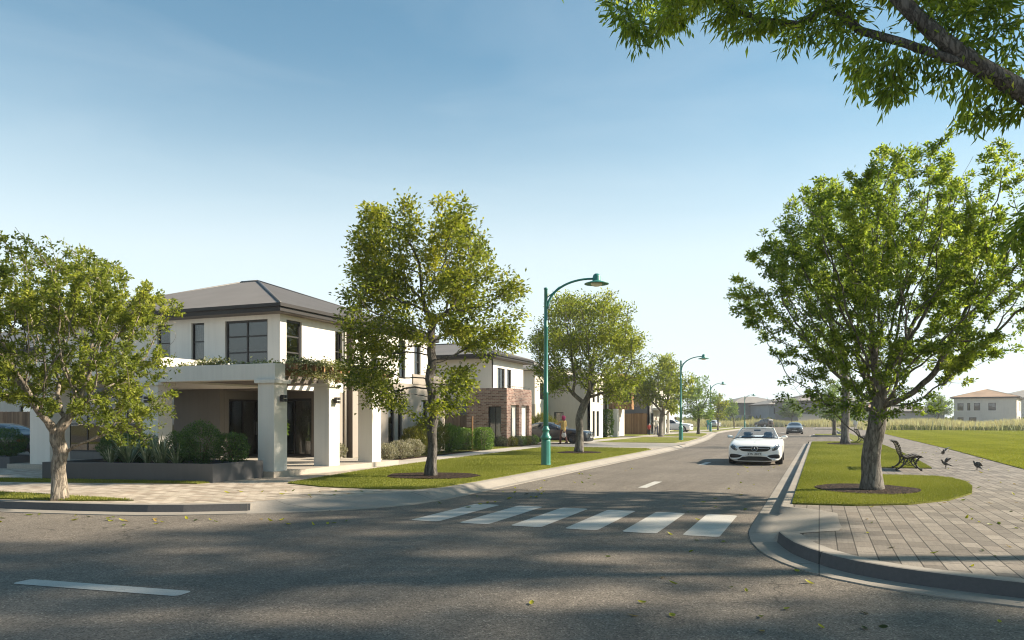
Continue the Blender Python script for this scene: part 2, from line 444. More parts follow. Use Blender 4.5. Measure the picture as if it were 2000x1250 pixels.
st('kerb', sweep(KR_far, upR), 'kerb_concrete')
st('kerb', sweep(KR_mid, upR), 'kerb_concrete')
upR_ = [(0,0.0),(0,0.014),(0.33,0.022),(0.36,0.15),(0.38,0.157),(0.56,0.155)]; upR2_ = [(0,0.0),(0,0.014),(0.33,0.022),(0.355,0.165),(0.375,0.172),(0.62,0.158)]
PR_ = morph(KR_ramp, upR_, [(0,0),(0,0.014),(0.32,0.022),(0.46,0.04),(1.20,0.150),(1.28,0.155)], upR2_, 0.55, 0.5)
st('kerb_ramp', sweep_var(KR_ramp, PR_), 'kerb_concrete')
upR2 = [(0,0.0),(0,0.014),(0.33,0.022),(0.355,0.165),(0.375,0.172),(0.62,0.158)]
shade_strip(st('kerb', sweep(KR_cross, upR2), 'kerb_concrete'), len(KR_cross), 2)
innerR = offset(KR_far, 0.54)[:-1] + offset(KR_mid, 0.54)[1:-1] +  [offset(KR_ramp, PR_[i][-1][0]-0.03)[i] for i in range(len(KR_ramp))] + offset(KR_cross, 0.6)[1:]
st('plaza_paving', slab(innerR + [(90,170)], -0.02, 0.15), 'paver_grey')

# ---------------------------------------------------------------- footpaths, driveways and lawns
st('path', sheet([(-13.2,18.2),(-13.05,22.0),(-13.4,25.7),(-14.3,39),(-14.4,170),(-15.9,170),(-15.8,39),(-15.0,27.5),(-14.55,23.2),(-14.3,18.2)], 0.156), 'path_concrete')
DR = [(41.4,50.6),(67.6,70.6),(89,99),(113,117)]
for i, (a, b) in enumerate(DR):
    kx = [-7.95,-9.4,-11.4,-12.4][i]
    st('driveway', sheet([(kx,a),(kx-0.35*(1 if i else 0),b),(-30,b),(-30,a)], 0.160), 'drive_concrete')
VERGE = [
 [(-11.95,15.25),(-10.6,14.75),(-9.2,14.72),(-8.3,15.0),(-8.02,15.7),(-7.93,17.5),(-7.95,36),(-8.05,39.4),(-8.6,40.6),(-14.2,41.0),(-14.2,39),(-13.35,25.7),(-12.9,20.5)],
 [(-8.9,51.2),(-8.75,56),(-9.4,66),(-10.2,67.2),(-14.3,67.2),(-14.3,51.0)],
 [(-9.9,71),(-11.1,84),(-12.0,88.5),(-14.3,88.5),(-14.3,71)],
 [(-12.2,99.5),(-12.5,112.5),(-14.3,112.5),(-14.3,99.5)],
 [(-12.7,118),(-12.6,168),(-14.3,168),(-14.3,118)]]
FRONT = [
 [(-15.1,24.6),(-15.95,39.2),(-15.95,41.2),(-24,41.2),(-24,24.6)],
 [(-15.95,51),(-15.95,67.3),(-22,67.3),(-22,51)],
 [(-15.95,71),(-15.95,88.8),(-22,88.8),(-22,71)],
 [(-15.95,99.3),(-15.95,112.8),(-24,112.8),(-24,99.3)],
 [(-15.95,117.5),(-15.95,168),(-30,168),(-30,117.5)]]
CORNER = [[(-12.15,10.93),(-13.2,10.45),(-16,10.02),(-24,9.1),(-45,6.7),(-45,8.2),(-24,10.35),(-16,11.05)],
          [(-14.9,14.1),(-13.9,14.35),(-13.85,14.7),(-18,13.95),(-23.4,13.0),(-23.4,12.1),(-18,13.2)]]
RISL = [[(-0.46,14.95),(0.6,15.05),(1.5,15.6),(2.3,16.7),(2.95,18.4),(3.25,20.2),(3.35,21.7),(3.2,22.9),(2.9,23.4),(1.45,23.5),(1.45,27.3),(3.3,27.4),(3.55,36),(3.6,57),(3.4,62),(3.2,80),(3.0,165),(2.45,165),(2.45,89),(2.0,88.0),(-0.38,87.6),(-0.38,82.2),(2.1,81.8),(2.3,80),(2.3,59),(2.0,57.9),(0.4,57.4),(-0.46,56.8)]]
k = 0
for p in VERGE + CORNER: st('lawn', slab(p, 0.14, 0.172), 'lawn')
for p in FRONT: st('lawn', slab(p, 0.14, 0.170), 'lawn')
for p in RISL: st('lawn', slab(p, 0.14, 0.180), 'lawn')
FIELD = [(5.95,20),(5.9,27.5),(6.3,45),(6.8,124),(88,124),(88,14),(30,14),(9,16.5)]
st('field_lawn', slab(FIELD, 0.13, 0.17), 'field')
st('street_footpath', sheet([(-60,120.4),(95,132.4),(95,133.6),(-60,121.6)], 0.16) if False else sheet([(8,133),(95,133),(95,134.6),(8,134.6)], 0.17), 'path_concrete')
def ring(cx, cy, rx, ry, seed, n=40):
    r = random.Random(seed); ph = [r.uniform(0,6.28) for _ in range(4)]
    return [(cx+rx*math.cos(a)*(1+0.05*math.sin(3*a+ph[0])+0.03*math.sin(7*a+ph[1])), cy+ry*math.sin(a)*(1+0.05*math.sin(2*a+ph[2])+0.03*math.sin(6*a+ph[3]))) for a in [2*math.pi*i/n for i in range(n)]]
MULCH = [(0.95,18.45,1.05,1.25,1),(-9.7,18.45,1.25,1.15,2),(-10.3,34.1,1.0,1.2,3),(1.5,52.2,1.1,1.9,4)]
for m in MULCH: st('mulch_bed', slab(ring(*m), 0.15, 0.20), 'mulch')
st('mulch_bed', slab([(-14.75,23.7),(-15.15,29),(-15.6,34.6),(-16.9,34.7),(-16.9,23.7)], 0.15, 0.185), 'mulch')
st('mulch_bed', slab([(-15.98,39.6),(-15.9,45.3),(-16.35,45.3),(-16.35,40.1),(-18.5,40.1),(-18.5,39.6)], 0.15, 0.186), 'mulch')

# ---------------------------------------------------------------- painted markings (rounded ends, about 4 mm proud)
def stripe(x0, y0, x1, y1, rz=0.0, b=0.09):
    cx, cy = (x0+x1)/2, (y0+y1)/2; hx, hy = abs(x1-x0)/2, abs(y1-y0)/2; p = []
    for sx, sy, a0 in ((1,1,0),(-1,1,90),(-1,-1,180),(1,-1,270)):
        for k in range(4):
            a = R(a0+30*k); x = sx*(hx-b)+b*math.cos(a); y = sy*(hy-b)+b*math.sin(a)
            p.append((cx+x*math.cos(rz)-y*math.sin(rz), cy+x*math.sin(rz)+y*math.cos(rz)))
    return p
for i in range(6):
    x = -6.42+0.91*i
    st('crossing_stripe', sheet(stripe(x, 11.4, x+0.53, 14.1), 0.005), 'road_paint')
for a, b in ((18.95,21.0),(29.2,31.3),(39.5,41.6),(50,52.1),(60.5,62.6),(71,73.1)):
    st('lane_dash', sheet(stripe(-4.2, a, -3.98, b, 0, 0.02), 0.005), 'road_paint')
for i in range(3):
    x = -7.78-6.2*i
    st('lane_dash', sheet(stripe(x, 5.55+0.0-0.62*i, x+2.05, 5.78-0.62*i, R(5.5), 0.06), 0.005), 'road_paint')
st('lane_line', sheet(stripe(-3.9, 100, -3.75, 150, R(-2), 0.02), 0.005), 'road_paint')

# ---------------------------------------------------------------- real grass blades on the near lawns
def blades(name, polys, zs, dens, h, w, seed, mat, lim=(0,60), lean=0.5, clump=0.0, dens_fall=None):
    g = np.random.default_rng(seed); V = []; Q = []; T = []; n0 = 0
    for poly, z in zip(polys, zs):
        xs = [p[0] for p in poly]; ys = [max(lim[0],min(lim[1],p[1])) for p in poly]
        area = (max(xs)-min(xs))*(max(ys)-min(ys)); n = int(area*dens)
        if n < 1: continue
        x = g.uniform(min(xs),max(xs),n); y = g.uniform(min(ys),max(ys),n)
        keep = inside(poly, x, y)
        d = x*FW[0]+y*FW[1]
        if dens_fall: keep &= g.random(n) < np.clip((dens_fall/np.maximum(d,1))**1.6, 0, 1)
        for m in MULCH: keep &= ((x-m[0])/m[2])**2+((y-m[1])/m[3])**2 > 1.05
        x = x[keep]; y = y[keep]; d = d[keep]; n = len(x)
        grow = np.maximum(1, d/22.0) if dens_fall else np.ones(n)
        a = g.uniform(0,2*np.pi,n); hh = h*g.uniform(0.55,1.25,n); ww = w*g.uniform(0.7,1.3,n)*grow**0.8
        la = g.uniform(0,2*np.pi,n); ll = lean*hh*g.uniform(0.2,1.2,n)
        b = np.stack([x,y,np.full(n,z)],1); s = np.stack([np.cos(a),np.sin(a),0*a],1)*ww[:,None]/2
        tip = b+np.stack([np.cos(la)*ll,np.sin(la)*ll,hh],1)
        v = np.stack([b-s,b+s,tip],1).reshape(-1,3)
        V.append(v); Q.append(np.arange(3*n).reshape(-1,3)+n0); n0 += 3*n
        T.append(np.clip(g.normal(0.5,0.2,n)+0.18*np.sin(x*1.3+1.1*np.sin(y*0.8)),0,1))
    if V: return tag(fast_mesh(name, np.concatenate(V), np.concatenate(Q), np.concatenate(T), mat, tris=True), kind='stuff')
GRASS = leaf_mat('grass_blade', (0.13,0.15,0.028), (0.205,0.22,0.04), (0.32,0.315,0.085), 0.3, 0.15, 0.6)
blades('lawn_grass', RISL, [0.178], 3000, 0.036, 0.010, 1, GRASS, (14,60), dens_fall=17)
blades('lawn_grass', VERGE[:1]+FRONT[:1], [0.170,0.168], 2600, 0.036, 0.012, 2, GRASS, (9,60), dens_fall=18)
blades('lawn_grass', CORNER, [0.170]*2, 2600, 0.042, 0.012, 3, GRASS, (6,16), dens_fall=18)
GRASS2 = leaf_mat('field_blade', (0.19,0.205,0.03), (0.26,0.27,0.036), (0.34,0.33,0.06), 0.3, 0.15, 0.6)
blades('field_grass', [FIELD], [0.168], 420, 0.05, 0.022, 4, GRASS2, (20,124), dens_fall=30)
# ================================================================ trees grown by space colonisation
def blobs_px(lst, d, half, seed, jit=0.6):
    """crown lobes: (u, v, radius in px) of the photograph at depth d -> balls with real depth"""
    g = random.Random(seed); out = []
    for b in lst:
        r = b[2]*d/1500
        reps = 3 if r > 0.12*half+0.35 else 2
        for k in range(reps):
            dd = (k-0.5)*half*g.uniform(0.3,1.1) if reps == 2 else (k-1)*half*jit + g.uniform(-0.15,0.15)*half
            if len(b) > 3: dd += b[3]
            rr = r*(1.0 if k == 1 else 0.9)
            c = P(b[0], b[1], d); c = Vector((c.x+FW[0]*dd, c.y+FW[1]*dd, c.z))
            out.append((c, rr))
    return out

def grow(start, blobs, seed, step, kill, infl, n_attr, hole=0.0, up=0.08, maxit=220, pw=2.0, gap=0.85):
    """start: list of (pos, parent). returns positions (n,3) and parent indices"""
    g = np.random.default_rng(seed)
    C = np.array([b[0][:] for b in blobs]); Rr = np.array([b[1] for b in blobs])
    vol = Rr**pw; n = 0; A = []
    pick = g.choice(len(C), n_attr, p=vol/vol.sum())
    dirs = g.normal(size=(n_attr,3)); dirs /= np.linalg.norm(dirs,axis=1)[:,None]
    A = C[pick]+dirs*(Rr[pick]*g.random(n_attr)**0.42)[:,None]
    if hole > 0:   # airy gaps between clumps
        f = np.sin(A[:,0]*1.7/hole+seed)+np.sin(A[:,1]*1.9/hole+2*seed)+np.sin(A[:,2]*2.3/hole+3*seed)
        A = A[f < gap]
    pos = [np.array(s[0],float) for s in start]; par = [s[1] for s in start]
    Pn = np.array(pos)
    D = np.linalg.norm(A[:,None,:]-Pn[None],axis=2); near = D.argmin(1); nd = D.min(1)
    far = True
    for it in range(maxit):
        lim = infl if nd.min() < infl else nd.min()+step
        act = nd < lim
        if not act.any(): break
        u = A[act]-Pn[near[act]]; u /= np.maximum(np.linalg.norm(u,axis=1),1e-6)[:,None]
        acc = np.zeros_like(Pn); np.add.at(acc, near[act], u)
        idx = np.unique(near[act])
        dv = acc[idx]; ln = np.linalg.norm(dv,axis=1); ok = ln > 1e-3
        idx = idx[ok]; dv = dv[ok]/ln[ok][:,None]
        pa = np.array(par)[idx]; pd = np.zeros_like(dv); m = pa >= 0
        pd[m] = Pn[idx[m]]-Pn[pa[m]]; pd /= np.maximum(np.linalg.norm(pd,axis=1),1e-6)[:,None]
        dv = dv+0.45*pd+g.normal(size=dv.shape)*0.22; dv[:,2] += up
        dv /= np.linalg.norm(dv,axis=1)[:,None]
        new = Pn[idx]+dv*step
        b = len(par); par += list(idx); Pn = np.concatenate([Pn,new])
        D = np.linalg.norm(A[:,None,:]-new[None],axis=2); j = D.argmin(1); dm = D.min(1)
        up_ = dm < nd-1e-4; near[up_] = b+j[up_]; nd[up_] = dm[up_]
        keep = nd > kill; A = A[keep]; near = near[keep]; nd = nd[keep]
        if len(A) == 0: break
    return Pn, np.array(par)

def radii(par, R0, r0):
    n = len(par); ch = np.zeros(n,int)
    for p in par:
        if p >= 0: ch[p] += 1
    tips = np.zeros(n)
    for i in range(n-1,-1,-1):
        if ch[i] == 0: tips[i] = 1
        if par[i] >= 0: tips[par[i]] += tips[i]
    e = math.log(R0/r0)/math.log(max(2,tips[0]))
    return r0*tips**e, ch, tips

def skeleton_mesh(Pn, par, rad, trunk_n, seed, flare=1.5, base_z=0.0, rmin=0.0):
    kids = {}
    for i,p in enumerate(par): kids.setdefault(int(p),[]).append(i)
    mb = MB(); g = random.Random(seed); ph = [g.uniform(0,6.28) for _ in range(5)]
    todo = [(0,None)]
    while todo:
        s, pre = todo.pop()
        pts = []; rr = []
        if pre is not None: pts.append(Pn[pre]); rr.append(min(rad[pre]*0.9, rad[s]*1.25))
        i = s
        while True:
            pts.append(Pn[i]); rr.append(rad[i])
            ks = kids.get(i,[])
            if not ks: break
            ks = sorted(ks, key=lambda k: -rad[k])
            for k in ks[1:]: todo.append((k,i))
            i = ks[0]
        rmax = max(rr)
        if rmax < rmin or len(pts) < 2: continue
        n = 16 if rmax > 0.12 else 8 if rmax > 0.05 else 5 if rmax > 0.02 else 3
        if rmax > 0.1:
            # smooth path, denser rings
            pp = [Vector(p) for p in pts]
            for _ in range(2): pp = [pp[0]]+[(pp[k-1]+pp[k]*2+pp[k+1])/4 for k in range(1,len(pp)-1)]+[pp[-1]]
            pts = pp
            def wob(i, a, p):
                h = p.z-base_z
                w = 1+0.05*math.sin(3*a+ph[0]+0.8*h)+0.04*math.sin(5*a+ph[1]-1.3*h)+0.03*math.sin(2*a+4*h+ph[2])
                if h < 0.7 and pre is None:
                    t = (1-max(h,0)/0.7)**2.2
                    w *= 1+(flare-1)*t*(0.7+0.5*math.sin(4*a+ph[3])*math.sin(a+ph[4])+0.15*math.sin(7*a))
                return w
            mb.tube(pts, rr, n, wob=wob)
        else: mb.tube(pts, rr, n, caps=False)
    return mb

def leaf_quads(base, direc, nrm, L, W, fold=0.25, droop=0.0):
    """base, direc, nrm: (n,3) -> folded leaf blades, two quads each meeting on the midrib"""
    s = np.cross(direc, nrm); s /= np.maximum(np.linalg.norm(s,axis=1),1e-6)[:,None]
    n2 = np.cross(s, direc)
    L = L[:,None]; W = W[:,None]
    p0 = base; p3 = base+direc*L-n2*L*droop
    mid = base+direc*L*0.45
    pl = mid+s*W*0.5+n2*W*fold; pr = mid-s*W*0.5+n2*W*fold
    v = np.stack([p0,pr,p3,pl],1).reshape(-1,3); m = len(base)
    return v, np.arange(4*m).reshape(-1,4)

def unit(a): return a/np.maximum(np.linalg.norm(a,axis=1),1e-6)[:,None]
def crown(Pn, par, rad, thin, per, L, W, seed, spread=0.13, hang=0.0, upn=0.6, center=None, tint_amp=0.22, min_z=None):
    g = np.random.default_rng(seed)
    idx = np.where((rad <= thin) & (par >= 0))[0]
    if min_z is not None: idx = idx[Pn[idx,2] > min_z]
    tdir = unit(Pn[idx]-Pn[par[idx]])
    # some twigs carry more leaves than others, so the crown breaks into clumps
    f = np.sin(Pn[idx,0]*2.9+seed)+np.sin(Pn[idx,1]*2.6+2.0*seed)+np.sin(Pn[idx,2]*3.1+0.7*seed)
    cnt = g.poisson(per*np.clip(0.95+0.33*f,0.12,2)*(1.9*(g.random(len(idx)) < 0.53) if spread < 0.06 else 1))
    rep = np.repeat(np.arange(len(idx)), cnt); n = len(rep)
    t = g.random(n)[:,None]
    base = Pn[idx][rep]*(1-t)+Pn[par[idx]][rep]*t
    off = g.normal(size=(n,3))*spread*np.array([1,1,0.75])
    base = base+off*0.75
    d = unit(tdir[rep]*0.55+unit(off)*0.7+g.normal(size=(n,3))*0.45+np.array([0,0,-hang]))
    nrm = g.normal(size=(n,3))*0.75+np.array([0,0,upn*1.6]); nrm = unit(nrm-d*(nrm*d).sum(1)[:,None])
    LL = L*g.uniform(0.6,1.25,n); WW = W*g.uniform(0.75,1.2,n)
    v, q = leaf_quads(base, d, nrm, LL, WW, 0.22, 0.1)
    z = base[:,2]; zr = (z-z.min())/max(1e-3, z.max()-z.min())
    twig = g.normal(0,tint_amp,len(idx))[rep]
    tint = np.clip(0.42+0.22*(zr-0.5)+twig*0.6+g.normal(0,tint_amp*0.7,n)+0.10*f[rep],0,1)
    return v, q, tint

def make_tree(label, base, blobs, R0, seed, leafmat, barkmat, path=None, step=0.16, kill=0.28, infl=1.6, n_attr=2200, r0=0.006,
              thin=0.016, per=8, L=0.1, W=0.05, hole=0.0, spread=0.13, hang=0.0, upn=0.6, group=None, up=0.08, fork=1.6, name='tree', rmin=0.0, lean=(0,0), flare=1.55, trunk_n=16):
    b = Vector(base)
    if path is None:
        n = max(3, int(fork/step)); g = random.Random(seed)
        path = [(b.x+lean[0]*(k/n)**1.3+g.uniform(-0.02,0.02)*k**0.6, b.y+g.uniform(-0.02,0.02)*k**0.6+lean[1]*(k/n)**1.3, b.z-0.05+(fork+0.05)*k/n) for k in range(n+1)]
        start = [(p, i-1) for i, p in enumerate(path)]
    else: start = path
    Pn, par = grow(start, blobs, seed, step, kill, infl, n_attr, hole, up)
    rad, ch, tips = radii(par, R0, r0)
    root = thing(name, label, 'tree', base, 0, group)
    mb = skeleton_mesh(Pn, par, rad, trunk_n, seed, flare, base[2], rmin)
    mb.build('trunk', barkmat, root, base)
    v, q, tint = crown(Pn, par, rad, thin, per, L, W, seed, spread, hang, upn)
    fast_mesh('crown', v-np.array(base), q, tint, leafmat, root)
    return root, len(q), len(Pn)

LEAF_A = leaf_mat('street_tree_leaf', (0.088,0.119,0.025), (0.237,0.275,0.053), (0.450,0.450,0.106), 0.5)
LEAF_B = leaf_mat('maple_leaf', (0.081,0.117,0.023), (0.240,0.267,0.039), (0.481,0.442,0.065), 0.5)
LEAF_C = leaf_mat('plaza_tree_leaf', (0.087,0.139,0.029), (0.241,0.314,0.058), (0.495,0.539,0.124), 0.55)
LEAF_D = leaf_mat('willow_leaf', (0.083,0.138,0.028), (0.248,0.330,0.050), (0.522,0.563,0.097), 0.66)
LEAF_E = leaf_mat('slender_tree_leaf', (0.092,0.144,0.046), (0.190,0.270,0.081), (0.299,0.368,0.127))
BARK_A = bark_mat('bark_pale', (0.17,0.14,0.11), (0.50,0.43,0.35), 8)
BARK_B = bark_mat('bark_dark', (0.07,0.062,0.056), (0.22,0.20,0.18), 9)
BARK_C = bark_mat('bark_grey', (0.10,0.09,0.08), (0.33,0.30,0.265), 8)

stats = []
# T1: left corner
d = 14.95
T1 = [(110,560,100),(35,620,110),(195,610,95),(262,588,58),(120,690,115),(232,795,62),(-60,640,100),(55,735,70),(135,505,50),(190,540,55),(20,520,45),(262,700,60),(175,770,60),(-90,730,80),(300,585,30),(325,655,18),(235,860,35),(290,780,30)]
stats.append(make_tree('leafy street tree with pale trunk on the grass strip at the left corner', (-13.6,10.5,0.17), blobs_px(T1,d,1.9,1), 0.13, 11, LEAF_A, BARK_A,
    step=0.11, kill=0.17, infl=1.2, n_attr=7800, per=18, L=0.078, W=0.04, hole=0.4, thin=0.011, r0=0.0038, fork=1.25, spread=0.045, lean=(0.05,-0.02), flare=1.35))
# T2: maple by the corner house
d = 20.7
T2 = [(799,412,34),(739,431,45),(892,426,48),(720,477,45),(795,463,46),(925,473,40),(860,468,34),(730,524,48),(786,519,34),(860,533,46),(934,519,45),(994,556,38),(906,575,52),(813,590,34),(739,580,48),(679,598,28),(711,640,42),(786,640,34),(888,632,42),(953,621,45),(1027,603,28),(999,654,32),(934,677,42),(707,705,42),(753,690,30),(739,765,42),(702,742,32),(767,788,22),(906,742,36),(878,774,36),(855,798,22),(920,784,20)]
T2 = [(u, v+12*(1-(v-412)/390), r*0.95) for u, v, r in T2]
stats.append(make_tree('tall maple with yellow-green crown in a mulch ring beside the corner house', (-9.7,18.4,0.19), blobs_px(T2,d,2.2,2), 0.128, 22, LEAF_B, BARK_B,
    step=0.13, kill=0.21, infl=1.4, n_attr=7000, per=17, L=0.115, W=0.066, hole=0.45, thin=0.012, r0=0.0045, fork=4.3, upn=1.0, spread=0.13, up=0.12))
# T3: behind the first lamp
d = 35.5
T3 = [(1130,640,62),(1190,640,55),(1080,680,52),(1160,710,62),(1225,680,42),(1252,690,26),(1180,590,20),(1110,590,22),(1085,740,36),(1200,760,36),(1150,600,35),(1050,640,25),(1235,735,30),(1060,720,30),(1090,610,30)]
stats.append(make_tree('broad street tree behind the first green lamp post', (-10.3,34.1,0.18), blobs_px(T3,d,2.5,3), 0.17, 33, LEAF_A, BARK_C,
    step=0.16, kill=0.24, infl=1.6, n_attr=4600, per=13, L=0.135, W=0.065, hole=0.5, thin=0.02, r0=0.008, fork=1.7, spread=0.15))
# T4
d = 69.4
T4 = [(1292,740,38),(1262,750,28),(1325,750,28),(1290,715,22),(1275,780,24),(1315,790,22),(1340,745,16),(1250,775,16),(1300,700,12),(1335,775,14)]
stats.append(make_tree('wide low-branching street tree left of the second lamp post', (-13.3,69.4,0.17), blobs_px(T4,d,2.6,4), 0.19, 44, LEAF_A, BARK_C,
    step=0.22, kill=0.36, infl=2.0, n_attr=1300, per=11, L=0.26, W=0.13, hole=0.8, thin=0.03, r0=0.012, fork=1.5, spread=0.2))
d = 81.6
T5 = [(1368,748,16),(1365,775,24),(1380,790,20),(1350,795,20),(1366,805,22),(1395,775,14),(1345,768,14),(1385,812,13)]
stats.append(make_tree('slender blue-green street tree with a thin dark trunk past the second lamp', (-11.9,83.1,0.17), blobs_px(T5,d,1.8,5), 0.15, 55, LEAF_E, BARK_B,
    step=0.22, kill=0.38, infl=2.0, n_attr=900, per=12, L=0.24, W=0.11, hole=0.7, thin=0.03, r0=0.012, fork=1.6, spread=0.2))
d = 112
T6 = [(1404,775,11),(1404,795,16),(1412,808,12),(1395,808,11),(1417,790,9)]
stats.append(make_tree('young yellow-green tree near the far end of the verge', (-13.6,114.3,0.17), blobs_px(T6,d,1.4,6), 0.11, 66, LEAF_B, BARK_B,
    step=0.26, kill=0.4, infl=2.2, n_attr=500, per=12, L=0.3, W=0.15, hole=0.7, thin=0.035, r0=0.014, fork=1.3, spread=0.22))
d = 132
T7 = [(1429,785,7),(1429,798,12),(1437,808,8),(1420,808,8)]
stats.append(make_tree('small farthest street tree just left of the last lamp post', (-13.6,137,0.17), blobs_px(T7,d,1.2,7), 0.10, 77, LEAF_E, BARK_B,
    step=0.28, kill=0.42, infl=2.2, n_attr=400, per=12, L=0.3, W=0.15, hole=0.7, thin=0.04, r0=0.015, fork=1.2, spread=0.22))
# T8: the large plaza tree
d = 16.5
T8 = [(1690,420,90),(1650,370,35),(1822,290,30),(1830,350,45),(1890,400,62),(1935,395,35),(1560,470,88),(1470,560,50),(1500,520,55),(1600,590,120),(1745,520,130),(1870,540,120),(1955,590,75),(1700,680,90),(1590,700,48),(1570,775,42),(1820,665,80),(1915,680,48),(1730,790,52),(1640,790,50),(1540,420,40),(1455,545,28),(1610,640,70),(1960,480,45),(1800,770,30),(1450,590,24),(1780,300,14),(1700,755,48),(1760,785,34),(1615,745,44),(1790,735,46),(1650,725,48),(1690,345,48),(1765,335,42),(1600,390,48),(1875,345,42),(1940,455,60),(1995,520,60),(1825,275,26),(1520,470,50)]
T8 = [(u+(14 if u < 1600 else 0), v, r) for u, v, r in T8]
stats.append(make_tree('large spreading tree with rough grey trunk in the plaza lawn', (1.05,18.3,0.18), blobs_px(T8,d,2.5,8), 0.19, 88, LEAF_C, BARK_C,
    step=0.13, kill=0.20, infl=1.4, n_attr=13000, per=22, L=0.083, W=0.042, hole=0.42, thin=0.011, r0=0.0038, fork=1.75, spread=0.05, lean=(0.05,0.0), flare=1.45))
# T9 behind it
d = 47.9
T9 = [(1640,560,55),(1600,450,48),(1640,400,38),(1680,520,60),(1610,360,22),(1570,520,40),(1620,640,45),(1665,700,35),(1720,450,50)]
stats.append(make_tree('second pale-barked plaza tree standing behind the large one', (1.5,52.2,0.18), blobs_px(T9,d,3.2,9), 0.24, 99, LEAF_E, BARK_C,
    step=0.3, kill=0.5, infl=2.6, n_attr=1300, per=9, L=0.22, W=0.10, hole=1.1, thin=0.025, r0=0.01, fork=4.4, spread=0.25))
d = 76.2
T10 = [(1630,760,22),(1618,785,22),(1645,785,20),(1630,805,24),(1605,805,12),(1655,815,12)]
stats.append(make_tree('thin dark-trunked tree on the parking island behind the plaza lawn', (1.4,82.6,0.18), blobs_px(T10,d,1.7,10), 0.17, 110, LEAF_E, BARK_B,
    step=0.24, kill=0.4, infl=2.0, n_attr=900, per=11, L=0.24, W=0.11, hole=0.8, thin=0.03, r0=0.012, fork=1.5, spread=0.2))
d = 175
T11 = [(1545,795,14),(1535,806,12),(1555,806,12),(1545,783,8)]
stats.append(make_tree('round grey-green tree in front of the far grey houses', tuple(P(1546,836,d))[:2]+(0.0,), blobs_px(T11,d,1.8,11), 0.15, 121, LEAF_E, BARK_B,
    step=0.35, kill=0.55, infl=3, n_attr=500, per=13, L=0.45, W=0.22, thin=0.05, r0=0.02, fork=1.6, spread=0.3))
d = 165
T12 = [(1832,795,14),(1820,800,12),(1845,800,12),(1832,780,9),(1815,790,8),(1848,788,8)]
stats.append(make_tree('small bushy tree left of the far house with the tan roof', tuple(P(1832,836,d))[:2]+(0.0,), blobs_px(T12,d,2,12), 0.16, 132, LEAF_E, BARK_B,
    step=0.33, kill=0.5, infl=3, n_attr=600, per=13, L=0.4, W=0.2, thin=0.05, r0=0.02, fork=1.6, spread=0.3))

# overhanging tree: trunk stands on the plaza outside the right edge, its limb reaches over the picture
def at(u, v, d): return tuple(P(u, v, d))
base = (5.9,12.0,0.16)
limb = [(5.9,12.0,0.1),(5.88,12.0,0.9),(5.8,12.0,1.7),(5.65,12.0,2.5),(5.4,11.95,3.2),(5.05,11.9,3.9),(4.6,11.8,4.45),(4.15,11.65,4.85)]
limb += [at(2080,235,8.9), at(2000,178,8.9), at(1920,135,8.9), at(1850,85,9.0), at(1790,35,9.1), at(1740,-20,9.2), at(1690,-90,9.3), at(1640,-170,9.4), at(1570,-250,9.6)]
dense = []
for a, b in zip(limb, limb[1:]):
    a = Vector(a); b = Vector(b); n = max(1, round((b-a).length/0.2))
    for k in range(n): dense.append(tuple(a.lerp(b, k/n)))
dense.append(limb[-1])
start = [(p, i-1) for i, p in enumerate(dense)]
def side(frm, pts):
    """an explicit branch from the limb point nearest to frm"""
    q = Vector(frm); i = min(range(len(start)), key=lambda k: (Vector(start[k][0])-q).length)
    prev = i; pos = Vector(start[i][0])
    for p in pts:
        p = Vector(p); n = max(1, round((p-pos).length/0.2)); a = pos.copy()
        for k in range(1,n+1):
            start.append((tuple(a.lerp(p, k/n)), prev)); prev = len(start)-1
        pos = p
side(at(1920,135,8.9), [at(1840,110,9.0), at(1760,82,9.2), at(1680,60,9.6), at(1620,10,9.9), at(1560,-40,10.2)])
side(at(1620,10,9.9), [at(1560,48,10.2), at(1480,40,10.5), at(1380,-10,10.8), at(1330,45,11.0), at(1290,60,11.1)])
side(at(2080,235,8.9), [at(2075,330,8.8), at(2030,410,8.7), at(2000,450,8.7)])
side((5.65,12.0,2.5), [(6.3,12.6,3.6),(7.0,13.2,5.0),(7.5,13.8,6.5)])
side((5.4,11.95,3.2), [(5.6,12.6,4.6),(5.5,13.2,6.0),(5.2,13.6,7.5)])
OV = [(1255,60,38,1.4),(1250,100,22,1.4),(1195,5,22,1.6),(1320,5,40,1.4),(1420,55,40,1.2),(1440,90,22,1.2),(1400,10,45,1.2),(1500,40,48,0.9),(1560,70,38,0.7),(1560,100,22,0.7),(1610,60,45,0.6),(1680,120,45,0.4),(1665,165,22,0.3),(1730,150,50,0.2),(1740,195,22,0.2),(1790,120,50,0.2),(1640,20,50,0.5),(1840,60,60,0.2),(1880,30,70,0.3),(1960,70,60,0.2),(1900,190,36,0.1),(1905,235,26,0.0),(1960,215,38,0.0),(1980,140,40,0.1),(1985,475,22,-0.2),(2020,460,40,-0.2),(2050,420,60,-0.1),(2080,330,70,0),(1480,-60,70,1.0),(1620,-90,90,0.6),(1760,-80,90,0.3),(1900,-80,90,0.3),(1340,-70,60,1.4),(1830,160,30,0.2),(1950,20,60,0.2)]
blobs = []
for u, v, r, dd in OV:
    blobs.append((P(u, v, 9.2+dd), r*9.2/1500*1.05))
